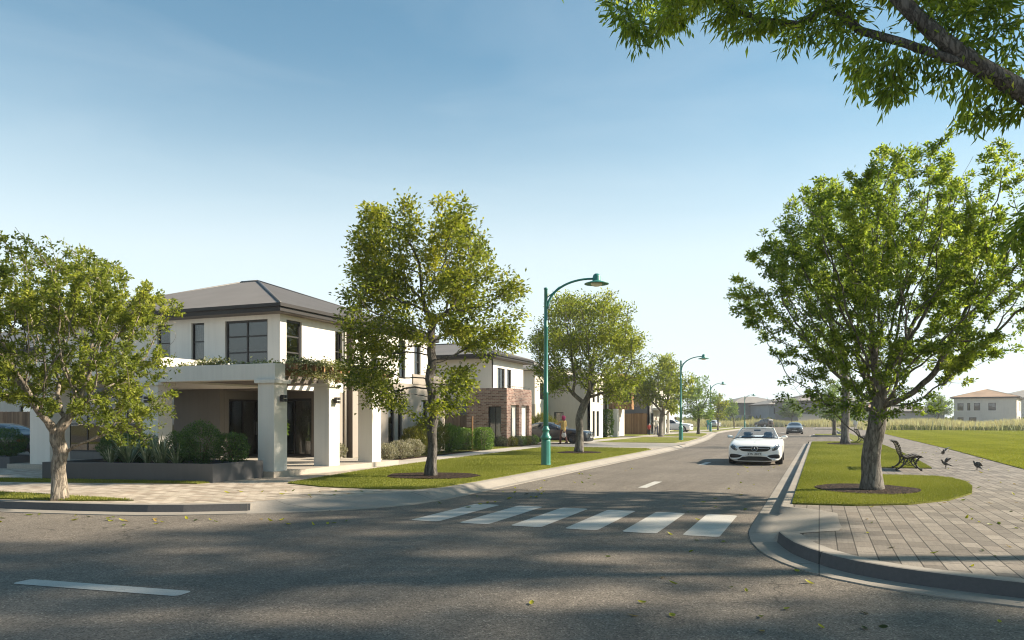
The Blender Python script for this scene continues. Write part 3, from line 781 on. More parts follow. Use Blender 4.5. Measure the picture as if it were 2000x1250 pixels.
for c, r in (((-2.6,12.6,9.6),1.4),((-0.5,12.8,10.0),1.7),((1.5,13,10.3),1.8),((3.8,13,9.8),1.9),((6.5,13.5,9.4),2.2),((8.5,14.5,8.4),2.0),((8.8,17,7.6),1.8),((6.6,16.5,9),2.0),((1.0,10.2,9.2),1.4),((3.5,9.8,9.0),1.6),((-1.6,9.9,9.6),1.2),((6.5,10,8.5),1.6),((-4.6,13.2,10.8),1.3),((-3.6,10.6,10.4),1.1),((10.5,11.5,8.4),2.0),((11.5,8.5,7.8),1.8),((9.0,8.0,8.2),1.6),((12.5,13,7.5),1.8)):
    blobs.append((Vector(c), r))
Pn, par = grow(start, blobs, 5, 0.14, 0.21, 1.5, 10500, 0.6, 0.0, pw=1.4)
rad, ch, tips = radii(par, 0.22, 0.0036)
# keep the great limb thick: straight taper along it
for i in range(len(dense)): rad[i] = 0.145*(1-i/len(dense))**0.6+0.03
root = thing('overhanging_tree', 'near tree with long narrow leaves whose thick limb hangs over the top right', 'tree', base)
rad[len(dense):] = np.minimum(rad[len(dense):], 0.05)
skeleton_mesh(Pn, par, rad, 16, 5, 1.4, base[2]).build('trunk', BARK_B, root, base)
v, q, tint = crown(Pn, par, rad, 0.011, 24, 0.15, 0.037, 6, spread=0.10, hang=0.75, upn=0.25, tint_amp=0.24)
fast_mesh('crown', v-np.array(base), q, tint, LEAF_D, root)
stats.append((root, len(q), len(Pn)))
print('TREES', [(s[0]['label'][:18], s[1], s[2]) for s in stats])
# ================================================================ building materials
def render_mat(name, c):
    t = NT(name); vec = t.coord()
    cc = t.ramp(t.noise(vec, 0.6, 6, 0.6), [(0.3, tuple(x*0.93 for x in c)), (0.7, tuple(min(1,x*1.04) for x in c))])
    st_ = t.coord((6,6,0.35)); cc = t.mix(1.0, cc, t.ramp(t.noise(st_, 1.2, 5, 0.6), [(0.25,0.92),(0.6,1.0)]), 'MULTIPLY')
    MATS[name] = t.done(t.bsdf(cc, 0.9, t.bump(t.noise(vec, 120, 3), 0.18, 0.004), 0, 0.25))
render_mat('render_white', (0.70,0.665,0.61)); render_mat('render_taupe', (0.36,0.315,0.272)); render_mat('render_cream', (0.60,0.55,0.48))
render_mat('render_grey', (0.40,0.375,0.345)); render_mat('render_slate', (0.16,0.158,0.16)); render_mat('render_blue', (0.22,0.25,0.285))
render_mat('porch_wall_shaded', (0.185,0.17,0.155)); render_mat('planter_paint', (0.115,0.112,0.115)); render_mat('brown_panel', (0.115,0.095,0.082)); render_mat('ceiling_dark', (0.16,0.14,0.125))  # porch wall: taupe render darkened, porch shade put into the colour
pm('dark_trim', (0.028,0.025,0.024), 0.5, 0.1, 2, 0.05, 200)
pm('roof_metal', (0.145,0.135,0.128), 0.5, 0.08, 0.8, 0.05, 30, spec=0.5)
pm('fascia_brown', (0.020,0.016,0.014), 0.55, 0.12, 2)
pm('curtain_cloth', (0.52,0.49,0.44), 0.9, 0.08, 3)
pm('roof_tile_grey', (0.26,0.235,0.21), 0.7, 0.12, 0.6); pm('roof_tile_tan', (0.42,0.27,0.17), 0.7, 0.2, 0.4)
pm('soil', (0.05,0.036,0.026), 0.95, 0.3, 8, 0.8, 40)
MATS['glass'] = glass_mat()
def brick_mat():
    t = NT('brick'); tc = t.n('ShaderNodeTexCoord'); geo = t.n('ShaderNodeNewGeometry')
    sx = t.n('ShaderNodeSeparateXYZ'); t.l(tc.outputs['Object'], sx.inputs[0])
    s = t.n('ShaderNodeMath', operation='ADD'); t.l(sx.outputs[0], s.inputs[0]); t.l(sx.outputs[1], s.inputs[1])
    cb = t.n('ShaderNodeCombineXYZ'); t.l(s.outputs[0], cb.inputs[0]); t.l(sx.outputs[2], cb.inputs[1])
    b = t.n('ShaderNodeTexBrick')
    for k, v in (('Scale',1.0),('Mortar Size',0.008),('Mortar Smooth',0.1),('Brick Width',0.25),('Row Height',0.088)): b.inputs[k].default_value = v
    b.inputs['Color1'].default_value = (0,0,0,1); b.inputs['Color2'].default_value = (1,1,1,1); b.inputs['Mortar'].default_value = (0.5,0.5,0.5,1)
    t.l(cb.outputs[0], b.inputs['Vector'])
    c = t.ramp(b.outputs['Color'], [(0,(0.15,0.085,0.07)),(0.3,(0.25,0.145,0.115)),(0.65,(0.33,0.205,0.165)),(1,(0.39,0.27,0.225))])
    c = t.mix(1.0, c, t.ramp(t.noise(tc.outputs['Object'], 14, 4), [(0.3,0.8),(0.7,1.1)]), 'MULTIPLY')
    c = t.mix(b.outputs['Fac'], c, (0.42,0.37,0.32))
    inv = t.n('ShaderNodeMath', operation='SUBTRACT'); inv.inputs[0].default_value = 1; t.l(b.outputs['Fac'], inv.inputs[1])
    MATS['brick'] = t.done(t.bsdf(c, 0.85, t.bump(inv.outputs[0], 0.7, 0.01), 0, 0.25))
brick_mat()
def timber_mat(name, a, b_, c_):
    t = NT(name); tc = t.n('ShaderNodeTexCoord'); sx = t.n('ShaderNodeSeparateXYZ'); t.l(tc.outputs['Object'], sx.inputs[0])
    s = t.n('ShaderNodeMath', operation='ADD'); t.l(sx.outputs[0], s.inputs[0]); t.l(sx.outputs[1], s.inputs[1])
    w = t.n('ShaderNodeMath', operation='MULTIPLY'); t.l(s.outputs[0], w.inputs[0]); w.inputs[1].default_value = 9.5
    f = t.n('ShaderNodeMath', operation='FLOOR'); t.l(w.outputs[0], f.inputs[0])
    wn = t.n('ShaderNodeTexWhiteNoise', noise_dimensions='1D'); t.l(f.outputs[0], wn.inputs['W'])
    c = t.ramp(wn.outputs['Value'], [(0,a),(0.5,b_),(1,c_)])
    g = t.coord((25,25,1.2)); c = t.mix(1.0, c, t.ramp(t.noise(g, 2.0, 5, 0.65), [(0.3,0.7),(0.7,1.15)]), 'MULTIPLY')
    MATS[name] = t.done(t.bsdf(c, 0.75, None, 0, 0.3))
timber_mat('timber', (0.13,0.088,0.058), (0.20,0.138,0.09), (0.27,0.19,0.125))
timber_mat('cedar', (0.22,0.115,0.05), (0.33,0.18,0.085), (0.40,0.235,0.12))

# ================================================================ building helpers
def w2(face, plane, a, z, dpt):
    """a = coordinate along the wall, dpt = metres outward from the wall plane"""
    if face == '-Y': return (a, plane-dpt, z)
    if face == '+Y': return (a, plane+dpt, z)
    if face == '+X': return (plane+dpt, a, z)
    return (plane-dpt, a, z)
def wbox(mb, face, plane, a0, a1, z0, z1, d0, d1):
    p = w2(face, plane, a0, z0, d0); q = w2(face, plane, a1, z1, d1)
    return mb.box(*p, *q)
def wall(root, face, plane, a0, a1, z0, z1, ops, mat, t=0.2, name='wall', label=None):
    """wall with real openings (a0,a1,z0,z1)"""
    A = sorted({a0,a1,*[min(max(v,a0),a1) for o in ops for v in o[:2]]}); Z = sorted({z0,z1,*[min(max(v,z0),z1) for o in ops for v in o[2:4]]})
    full = lambda i,j: 0 <= i < len(A)-1 and 0 <= j < len(Z)-1 and not any(o[0] <= (A[i]+A[i+1])/2 <= o[1] and o[2] <= (Z[j]+Z[j+1])/2 <= o[3] for o in ops)
    mb = MB(); flip = face in ('+Y','-X')
    def quad(c):
        vs = [w2(face, plane, a, z, d) for a,z,d in c]
        mb.add(vs, [(0,1,2,3)])
    for i in range(len(A)-1):
        for j in range(len(Z)-1):
            if not full(i,j): continue
            p,q,r,s = A[i],A[i+1],Z[j],Z[j+1]
            quad([(p,r,0),(q,r,0),(q,s,0),(p,s,0)]); quad([(p,r,-t),(p,s,-t),(q,s,-t),(q,r,-t)])
            if not full(i-1,j): quad([(p,r,0),(p,s,0),(p,s,-t),(p,r,-t)])
            if not full(i+1,j): quad([(q,r,0),(q,r,-t),(q,s,-t),(q,s,0)])
            if not full(i,j-1): quad([(p,r,0),(p,r,-t),(q,r,-t),(q,r,0)])
            if not full(i,j+1): quad([(p,s,0),(q,s,0),(q,s,-t),(p,s,-t)])
    if flip: mb.f = [f[::-1] for f in mb.f]
    o = mb.build(name, MATS[mat], root, root.location)
    if label: o['label'] = label
    return o
def window(root, face, plane, a0, a1, z0, z1, nc=1, nr=2, inset=0.07, fw=0.055, curtain=0.0, mat='dark_trim', name='window', door=False):
    e = 0.003; a0 += e; a1 -= e; z0 += e; z1 -= e
    mb = MB(); d0, d1 = -inset-0.06, -inset
    wbox(mb, face, plane, a0, a0+fw, z0, z1, d0, d1); wbox(mb, face, plane, a1-fw, a1, z0, z1, d0, d1)
    wbox(mb, face, plane, a0+fw, a1-fw, z0, z0+fw, d0, d1); wbox(mb, face, plane, a0+fw, a1-fw, z1-fw, z1, d0, d1)
    for i in range(1,nc):
        a = a0+(a1-a0)*i/nc; wbox(mb, face, plane, a-fw*0.4, a+fw*0.4, z0+fw, z1-fw, d0+0.006, d1-0.006)
    for j in range(1,nr):
        z = z0+(z1-z0)*j/nr; wbox(mb, face, plane, a0+fw, a1-fw, z-fw*0.35, z+fw*0.35, d0+0.012, d1-0.012)
    f = mb.build(name, MATS[mat], root, root.location)
    g = MB(); wbox(g, face, plane, a0+fw*0.5, a1-fw*0.5, z0+fw*0.5, z1-fw*0.5, d0+0.026, d0+0.034)
    g.build('pane', MATS['glass'], f, root.location)
    if curtain:
        c = MB(); n = int((a1-a0)*curtain/0.035)+2; vs = []; fs = []
        for k in range(n+1):
            a = a1-0.02-(a1-a0-0.04)*curtain*k/n; dd = -inset-0.2+0.03*math.sin(k*1.9)
            vs += [w2(face, plane, a, z0-0.05, dd), w2(face, plane, a, z1, dd)]
        for k in range(n): fs.append((2*k,2*k+2,2*k+3,2*k+1))
        c.add(vs, fs, True); c.build('curtain', MATS['curtain_cloth'], f, root.location)
    if door:
        h = MB(); wbox(h, face, plane, a1-fw-0.06, a1-fw-0.03, z0+0.8, z0+1.3, d1, d1+0.04); h.build('handle', MATS['chrome_dark'], f, root.location)
    return f
pm('chrome_dark', (0.35,0.34,0.32), 0.3, 0.05, 3, metal=1.0)
def hip_roof(root, x0, x1, y0, y1, z, pitch, mat, corr=0.0, fascia=0.3, fmat='fascia_brown', soffit=0.5, smat='ceiling_dark', amp=0.012):
    """hipped roof over eave rectangle; corr: real corrugation spacing"""
    wx, wy = (x1-x0)/2, (y1-y0)/2; w = min(wx, wy); tan = math.tan(R(pitch)); cx, cy = (x0+x1)/2, (y0+y1)/2
    zt = z+fascia
    mb = MB()
    def hgt(x, y): return zt+tan*min(x-x0, x1-x, y-y0, y1-y)
    for axis, lo, hi in (('x',x0,x1),('y',y0,y1)):
        n = max(8, int((hi-lo)/corr*2)) if corr else 24
        for side_ in (0,1):
            vs = []; fs = []
            for k in range(n+1):
                t = lo+(hi-lo)*k/n; dz = amp*(1 if k%2 else -1) if corr else 0
                m = min(t-lo, hi-t); m = min(m, (wy if axis == 'x' else wx))
                if axis == 'x':
                    y = y0 if side_ == 0 else y1; yy = y0+m if side_ == 0 else y1-m
                    vs += [(t, y-(0.05 if side_ == 0 else -0.05), zt+dz-0.05*tan), (t, yy, zt+tan*m+dz)]
                else:
                    x = x0 if side_ == 0 else x1; xx = x0+m if side_ == 0 else x1-m
                    vs += [(x-(0.05 if side_ == 0 else -0.05), t, zt+dz-0.05*tan), (xx, t, zt+tan*m+dz)]
            for k in range(n):
                f = (2*k,2*k+2,2*k+3,2*k+1); fs.append(f if (axis=='x')==(side_==0) else f[::-1])
            mb.add(vs, fs)
    ro = mb.build('roof', MATS[mat], root, root.location)
    # ridge and hip cappings
    m = min(wx,wy); caps = MB(); rp = [(x0+m,y0+m),(x1-m,y0+m),(x1-m,y1-m),(x0+m,y1-m)]
    for (ex,ey),(px,py) in zip(((x0,y0),(x1,y0),(x1,y1),(x0,y1)), rp):
        caps.tube([(ex,ey,zt+0.0),(px,py,zt+tan*m+0.01)], 0.045, 6)
    a = (x0+m,y0+m) if wx >= wy else (x0+m,y0+m); b = (x1-m,y1-m)
    if abs(a[0]-b[0])+abs(a[1]-b[1]) > 0.05: caps.tube([(a[0],a[1],zt+tan*m+0.015),(b[0],b[1],zt+tan*m+0.015)], 0.05, 6)
    caps.build('ridge_cap', MATS[mat], ro, root.location)
    fa = MB(); q = 0.03
    fa.box(x0-q,y0-q,z+0.02,x1+q,y0,zt-0.02).box(x0-q,y1,z+0.02,x1+q,y1+q,zt-0.02).box(x0-q,y0,z+0.02,x0,y1,zt-0.02).box(x1,y0,z+0.02,x1+q,y1,zt-0.02)
    g = 0.075
    fa.box(x0-q-g,y0-q-g,zt-0.13,x1+q+g,y0-q-0.002,zt-0.015).box(x1+q+0.002,y0-q,zt-0.13,x1+q+g,y1+q,zt-0.015).box(x0-q-g,y0-q,zt-0.13,x0-q-0.002,y1+q,zt-0.015)
    fa.build('gutter', MATS[fmat], ro, root.location)
    so_ = MB(); so_.box(x0,y0,z,x1,y1,z+0.016); so_.build('soffit', MATS[smat], root, root.location)
    return ro
def column(root, x0, x1, y0, y1, z0, z1, mat, cap=0.07, ch=0.1):
    c = MB().bbox(x0,y0,z0,x1,y1,z1,0.008).build('column', MATS[mat], root, root.location)
    if cap: MB().bbox(x0-cap,y0-cap,z1,x1+cap,y1+cap,z1+ch,0.008).build('capital', MATS[mat], c, root.location)
    return c
def part(name, mb, mat, root): return mb.build(name, MATS[mat], root, root.location)

# ================================================================ H1: the corner house
H = thing('corner_house', 'white two-storey corner house with pyramid metal roof and square columns', 'house', (-20,24,0.15))
X, Y = -17.25, 21.6
zE = 5.35
part('floor_slab', MB().box(-23.9,16.65,0.12,-13.5,23.2,0.30).box(-17.6,23.2,0.12,-14.6,23.9,0.297), 'slab_stone', H)
upw = [(-25.6,-25.0,3.85,5.2),(-22.85,-22.2,3.85,5.2),(-21.2,-20.6,3.85,5.2),(-19.65,-17.78,3.5,5.2)]
wall(H,'-Y',Y,-28.7,X,3.2,zE,upw,'render_white')
window(H,'-Y',Y,*upw[0],1,2,curtain=0.9); window(H,'-Y',Y,*upw[1],1,2,curtain=0.5); window(H,'-Y',Y,*upw[2],1,2,curtain=1.0); window(H,'-Y',Y,*upw[3],2,3,curtain=0.0,fw=0.075)
rgt = [(21.95,22.8,3.5,5.2),(24.85,25.35,3.55,5.1)]
wall(H,'+X',X,Y+0.2,25.58,2.75,zE,rgt,'render_white')
window(H,'+X',X,*rgt[0],1,3,fw=0.075); window(H,'+X',X,*rgt[1],1,2)
# projecting wing along the street
V2 = -17.0
part('wing_return', MB().box(X-0.2,25.6,0.15,V2-0.005,25.8,zE), 'brown_panel', H)
ww = [(26.15,26.5,3.5,5.15),(27.0,27.5,3.5,5.15),(29.2,29.8,3.5,5.15),(30.6,31.2,3.5,5.15)]
wall(H,'+X',V2,25.8,32.0,3.3,zE,ww,'render_white')
for o in ww: window(H,'+X',V2,*o,1,2)
wg = [(26.0,26.4,0.4,2.6),(28.3,28.8,0.4,2.6),(29.1,29.45,0.4,2.6),(31.2,31.75,0.9,2.6)]
wall(H,'+X',V2+0.03,25.62,33.6,0.12,3.3,wg,'render_taupe',0.23)
for o in wg: window(H,'+X',V2+0.03,*o,1,2)
part('parapet', MB().box(V2-3.2,30.4,3.3,V2+0.06,33.66,3.75), 'render_taupe', H)
# ground floor
gw = [(-27.6,-23.4,0.45,2.6),(-22.75,-22.05,0.32,2.6)]
wall(H,'-Y',Y+0.02,-28.7,-19.9,0.12,3.2,gw,'porch_wall_shaded',0.2)
window(H,'-Y',Y+0.02,*gw[0],4,2); window(H,'-Y',Y+0.02,*gw[1],1,1)
gd = [(22.05,23.7,0.32,2.45)]
wall(H,'+X',-19.88,Y+0.22,23.85,0.12,3.0,gd,'porch_wall_shaded')
window(H,'+X',-19.88,*gd[0],2,1,name='door',fw=0.07,curtain=0.35,door=True)
dd = [(-19.3,-17.62,0.32,2.5)]
wall(H,'-Y',23.87,-19.88,X-0.01,0.12,3.0,dd,'ceiling_dark')
window(H,'-Y',23.87,*dd[0],2,1,name='door',fw=0.09,curtain=0.55,door=True)
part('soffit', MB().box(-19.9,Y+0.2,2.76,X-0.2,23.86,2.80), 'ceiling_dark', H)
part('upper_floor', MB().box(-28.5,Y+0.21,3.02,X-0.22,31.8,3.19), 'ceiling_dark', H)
wall(H,'+X',X-0.02,23.88,25.58,0.12,2.75,[],'render_taupe')
wall(H,'-X',-28.7,Y+0.2,32.0,0.12,zE,[],'render_white'); wall(H,'+Y',32.2,-28.7,V2-0.24,0.12,zE,[],'render_white')
hip_roof(H,-29.35,-16.85,21.1,32.7,zE,19.6,'roof_metal',0.11)
# portico box, columns, beam
part('portico_roof', MB().box(-23.25,16.88,2.80,-17.8,21.74,3.53), 'render_white', H)
for c in ((-14.2,-13.65,16.85,17.4),(-14.2,-13.65,19.35,19.9),(-14.2,-13.65,21.75,22.3),(-18.4,-17.8,16.86,17.4),(-23.2,-22.3,16.9,17.6)):
    column(H,*c,0.30,2.69,'render_white')
part('beam', MB().bbox(-17.797,16.9,2.793,-13.66,17.33,3.23,0.006), 'render_white', H)
for y in (19.44,21.84): part('pier', MB().bbox(-14.1,y,2.793,-13.75,y+0.35,2.94,0.005), 'render_white', H)
part('pergola_beam', MB().box(-14.0,17.34,2.942,-13.86,22.7,3.10), 'cedar', H)
part('porch_roof', MB().box(-17.79,17.34,2.86,-15.35,21.73,3.16), 'ceiling_dark', H)
for k in range(18):
    y = 17.55+0.42*k
    part('rafter', MB().box(-15.34 if y < 21.55 else X+0.02,y,3.103,-13.45 if y < 22.6 else -16.1,y+0.07,3.27), 'cedar', H)
part('downpipe', MB().tube([(X+0.05,25.45,5.32),(X+0.05,25.45,0.2)],0.04,8), 'render_cream', H)
part('downpipe', MB().tube([(V2+0.09,32.2,5.3),(V2+0.09,32.2,0.2)],0.045,8), 'render_taupe', H)
part('downpipe', MB().tube([(-24.2,Y-0.06,5.3),(-24.2,Y-0.06,3.5)],0.045,8), 'render_cream', H)
# bracket lights on the columns
def wall_light(root, face, plane, a, z):
    m = MB(); wbox(m, face, plane, a-0.05, a+0.05, z-0.06, z+0.06, 0, 0.05)
    o = m.build('wall_light', MATS['dark_trim'], root, root.location)
    s = MB()
    for da in (-0.055, 0.055):
        for dz in (-0.052, 0.052): wbox(s, face, plane, a+da-0.042, a+da+0.042, z+dz-0.04, z+dz+0.04, 0.055, 0.15)
    s.build('lamp_shade', MATS['dark_trim'], o, root.location)
wall_light(H,'+X',-13.65,17.13,2.28); wall_light(H,'+X',-13.65,19.63,2.28); wall_light(H,'-Y',16.86,-18.1,2.28)

# ================================================================ H2: brick portico house
B = thing('brick_house', 'pale two-storey house with red-brick portico and dark flat eaves', 'house', (-20,43,0.15))
bx, by = -16.4, 40.2
wall(B,'-Y',by,-18.9,bx,0.12,3.5,[(-17.55,-16.75,0.16,2.45)],'brick',0.3)
window(B,'-Y',by,-17.55,-16.75,0.16,2.45,2,1,name='door',door=True,inset=0.14)
wall(B,'+X',bx-0.002,by+0.3,44.25,2.55,3.5,[],'brick',0.3)
for y in (40.5,42.15,43.85):
    if y > 41: part('brick_pier', MB().box(bx-0.2,y,0.12,bx-0.004,y+0.4,2.55), 'brick', B)
part('brick_pier', MB().box(bx-0.32,by+0.3,0.12,bx-0.003,by+0.62,2.55), 'brick', B)
part('portico_ceiling', MB().box(-19.0,by+0.31,3.0,bx-0.31,44.2,3.08).box(-19.0,43.95,0.12,bx-0.45,44.25,3.5), 'render_white', B)
wall(B,'+X',-16.62,by+0.63,43.84,0.2,2.54,[(40.95,41.55,0.22,2.4)],'render_white',0.15); window(B,'+X',-16.62,40.95,41.55,0.22,2.4,1,2,inset=0.03)
part('portico_floor', MB().box(-18.0,by+0.02,0.12,bx+0.05,44.2,0.2), 'slab_stone', B)
part('railing', (lambda m: [m.tube([(bx-0.1,by+0.1+0.34*k,3.5),(bx-0.1,by+0.1+0.34*k,3.62)],0.012,5) for k in range(12)] and m.tube([(bx-0.1,by+0.1,3.62),(bx-0.1,44.2,3.62)],0.015,5))(MB()), 'dark_trim', B)
U = -18.7; uy = 43.4
uo = [(44.3,45.5,3.3,4.95),(45.9,46.6,3.3,4.95)]
wall(B,'+X',U,uy,48.6,3.0,5.45,uo,'render_white')
for o in uo: window(B,'+X',U,*o,2 if o[1]-o[0] > 1 else 1,1)
wall(B,'-Y',uy-0.002,-30,U,3.0,5.45,[(-21.0,-20.3,3.4,5.0)],'render_cream'); window(B,'-Y',uy-0.002,-21.0,-20.3,3.4,5.0)
wall(B,'-Y',uy+0.05,-30,-18.9,0.12,3.0,[(-23.4,-21.0,0.3,2.4)],'render_slate'); window(B,'-Y',uy+0.05,-23.4,-21.0,0.3,2.4,3,1)
wall(B,'+X',U-0.03,44.26,48.6,0.12,3.0,[(45.2,47.4,0.2,2.5)],'render_grey'); window(B,'+X',U-0.03,45.2,47.4,0.2,2.5,3,1)
wall(B,'+Y',48.8,-30,U,0.12,5.45,[],'render_white'); wall(B,'-X',-30,uy,48.6,0.12,5.45,[],'render_white')
hip_roof(B,-30.6,-18.15,42.8,49.3,5.45,17,'roof_metal',0.14,0.28)
# ================================================================ H3
C_ = thing('grey_house', 'cream house with grey lower band behind the broad street tree', 'house', (-20,58,0.15))
wall(C_,'-Y',56.0,-27,-20.5,2.9,5.5,[(-22.15,-21.5,3.3,4.5)],'render_cream'); window(C_,'-Y',56.0,-22.15,-21.5,3.3,4.5,1,2)
wall(C_,'-Y',56.02,-27,-20.5,0.12,2.9,[(-22.2,-21.4,0.2,2.3)],'render_taupe'); window(C_,'-Y',56.02,-22.2,-21.4,0.2,2.3,1,1,name='door')
wall(C_,'-Y',59.2,-20.5,-17.0,0.12,5.1,[(-20.0,-19.2,0.3,2.3)],'render_grey'); window(C_,'-Y',59.2,-20.0,-19.2,0.3,2.3)
co_ = [(60.0,60.7,0.3,2.4),(61.2,62.0,0.3,2.4),(60.0,60.7,3.1,4.6),(61.4,62.1,3.1,4.6)]
wall(C_,'+X',-17.0,59.2,63.2,0.12,5.1,co_,'render_white')
for o in co_: window(C_,'+X',-17.0,*o,1,2)
wall(C_,'+X',-20.5,56.2,59.2,0.12,5.5,[(57.2,58.4,3.3,4.6)],'render_cream'); window(C_,'+X',-20.5,57.2,58.4,3.3,4.6,2,1)
part('parapet', MB().box(-20.6,59.12,5.1,-16.92,63.3,5.32), 'render_white', C_)
wall(C_,'+Y',63.2,-27,-17.2,0.12,5.1,[],'render_grey'); wall(C_,'-X',-27,56.2,63.0,0.12,5.5,[],'render_grey')
hip_roof(C_,-27.6,-19.9,55.4,64.2,5.5,18,'roof_tile_grey',0.0,0.22,'render_cream')
# ================================================================ H4 with timber box
D_ = thing('cedar_box_house', 'pale house with projecting orange timber balcony box', 'house', (-19,68,0.15))
wall(D_,'-Y',65.6,-26,-17.3,0.12,5.3,[(-19.5,-18.7,0.3,2.4)],'render_cream'); window(D_,'-Y',65.6,-19.5,-18.7,0.3,2.4)
wo = [(67.0,67.8,0.3,2.4),(69.0,70.2,0.3,2.4)]
wall(D_,'+X',-17.3,65.6,72,0.12,5.3,wo,'render_white')
for o in wo: window(D_,'+X',-17.3,*o,1,2)
wall(D_,'+X',-16.2,66.2,71.4,2.65,5.75,[(67.4,70.2,3.3,5.1)],'cedar'); window(D_,'+X',-16.2,67.4,70.2,3.3,5.1,3,1)
wall(D_,'-Y',66.2,-17.29,-16.4,2.65,5.75,[],'cedar'); part('balcony_floor', MB().box(-17.29,66.4,2.66,-16.41,71.4,2.8).box(-17.29,66.4,5.6,-16.41,71.4,5.74), 'cedar', D_)
wall(D_,'+Y',72.2,-26,-17.3,0.12,5.3,[],'render_cream'); column(D_,-16.75,-16.35,65.7,66.1,0.15,2.64,'render_white',0,0)
hip_roof(D_,-26.5,-17.0,65.2,72.6,5.3,14,'roof_tile_grey',0.0,0.25)
# ================================================================ H5 slate
E_ = thing('slate_house', 'dark slate-grey flat-roofed house with white porch posts', 'house', (-20,82,0.15))
wall(E_,'-Y',80.4,-28,-16.6,0.12,5.4,[(-18.5,-16.9,3.0,4.2),(-18.2,-17.2,1.6,2.4)],'render_slate'); window(E_,'-Y',80.4,-18.5,-16.9,3.0,4.2,2,1); window(E_,'-Y',80.4,-18.2,-17.2,1.6,2.4,2,1)
eo = [(81.2,82.6,0.3,2.4),(83.4,84.6,3.1,4.6),(85.5,86.6,3.1,4.6)]
wall(E_,'+X',-16.6,80.4,88.2,0.12,5.4,eo,'render_grey')
for o in eo: window(E_,'+X',-16.6,*o,2,1)
wall(E_,'+Y',88.4,-28,-16.6,0.12,5.4,[],'render_slate')
for y in (82.6,84.6,86.8): column(E_,-15.95,-15.7,y,y+0.25,0.15,2.7,'render_white',0,0)
part('porch_roof', MB().box(-16.59,82.2,2.7,-15.6,87.3,2.95), 'render_white', E_)
part('roof', MB().box(-28.3,80.1,5.4,-16.3,88.7,5.62), 'fascia_brown', E_)
# ================================================================ H6, H7 further along the street
F_ = thing('orange_house', 'cream house with orange lower wall behind the white parked hatchback', 'house', (-22,106,0.15))
wall(F_,'-Y',103.0,-31,-19.4,2.9,5.6,[(-21.4,-20.2,3.4,4.7)],'render_cream'); window(F_,'-Y',103.0,-21.4,-20.2,3.4,4.7,2,1)
wall(F_,'-Y',102.98,-31,-19.4,0.12,2.9,[(-24,-22.4,0.4,2.3)],'cedar'); window(F_,'-Y',102.98,-24,-22.4,0.4,2.3,2,1)
fo = [(104.2,105.2,0.4,2.3),(104.2,105.2,3.3,4.7),(108,109.4,3.3,4.7)]
wall(F_,'+X',-19.4,103,111.5,0.12,5.6,fo,'render_white')
for o in fo: window(F_,'+X',-19.4,*o,1,2)
hip_roof(F_,-31.5,-18.9,102.5,112,5.6,18,'roof_tile_grey',0.0,0.25)
G_ = thing('far_street_house', 'last cream house of the street half hidden by young trees', 'house', (-26,130,0.1))
wall(G_,'-Y',127.0,-36,-24.5,0.1,5.4,[(-29,-27,3.2,4.6),(-28,-26.6,0.4,2.2)],'render_cream'); window(G_,'-Y',127.0,-29,-27,3.2,4.6,2,1); window(G_,'-Y',127.0,-28,-26.6,0.4,2.2,2,1)
wall(G_,'+X',-24.5,127,136,0.1,5.4,[(129,131,3.2,4.6)],'render_white'); window(G_,'+X',-24.5,129,131,3.2,4.6,2,1)
hip_roof(G_,-36.5,-24,126.5,136.5,5.4,18,'roof_tile_grey',0.0,0.25)
# neighbour on the left
N_ = thing('neighbour_house', 'cream house at the far left edge behind the street tree', 'house', (-42,34,0.15))
wall(N_,'-Y',30.0,-56,-33.2,0.12,5.4,[(-42,-39,0.3,2.5),(-40.5,-38.8,3.4,4.9),(-37,-35.8,3.4,4.9)],'render_cream')
window(N_,'-Y',30.0,-42,-39,0.3,2.5,3,1); window(N_,'-Y',30.0,-40.5,-38.8,3.4,4.9,2,1); window(N_,'-Y',30.0,-37,-35.8,3.4,4.9,2,1)
wall(N_,'+X',-33.2,30,42,0.12,5.4,[(32,33,3.4,4.9)],'render_cream'); window(N_,'+X',-33.2,32,33,3.4,4.9)
hip_roof(N_,-56.6,-32.6,29.4,42.6,5.4,18,'roof_metal',0.0,0.28)

# ================================================================ fences
def fence(label, x0, y0, x1, y1, z0, h, mat='timber'):
    L = math.hypot(x1-x0, y1-y0); ang = math.atan2(y1-y0, x1-x0)
    root = thing('timber_fence', label, 'fence', (x0,y0,z0), ang)
    m = MB(); n = int(L/0.105); g = random.Random(int(L*10))
    for k in range(n):
        a = k*0.105; m.box(a, -0.01+g.uniform(-0.003,0.003), 0.03, a+0.096, 0.012, h-g.uniform(0,0.012))
    m.build('palings', MATS[mat], root)
    p = MB()
    for z in (0.3, h-0.25): p.box(0, 0.014, z, L, 0.06, z+0.08)
    p.build('rail', MATS[mat], root)
    for k in range(int(L/2.4)+1):
        MB().box(k*2.4, 0.062, 0, k*2.4+0.09, 0.15, h+0.02).build('post', MATS[mat], root)
    return root
fence('brown timber paling fence behind the clipped hedge', -24.5,42.6,-18.95,42.6,0.15,1.85)
fence('upright timber screen beside the dark slate house', -20.3,79.9,-16.7,79.9,0.15,2.2,'cedar')
fence('timber fence behind the dark car at the left edge', -48,26.2,-28.9,26.2,0.15,1.95)
fence('long brown fence behind the white parked hatchback', -34,120,-20.5,120,0.1,2.0)
fence('brown fence beside the far silver car', -24.4,124,-24.4,160,0.1,1.9) if False else None
t_ = thing('timber_stake', 'single slim timber post standing in front of the clipped hedge', 'post', (-16.9,36.0,0.15) if False else (-16.05,34.8,0.17))
MB().box(-0.03,-0.03,-0.1,0.03,0.03,1.65).build('shaft', MATS['cedar'], t_); MB().bbox(-0.04,-0.04,1.65,0.04,0.04,1.69,0.01).build('cap', MATS['cedar'], t_)

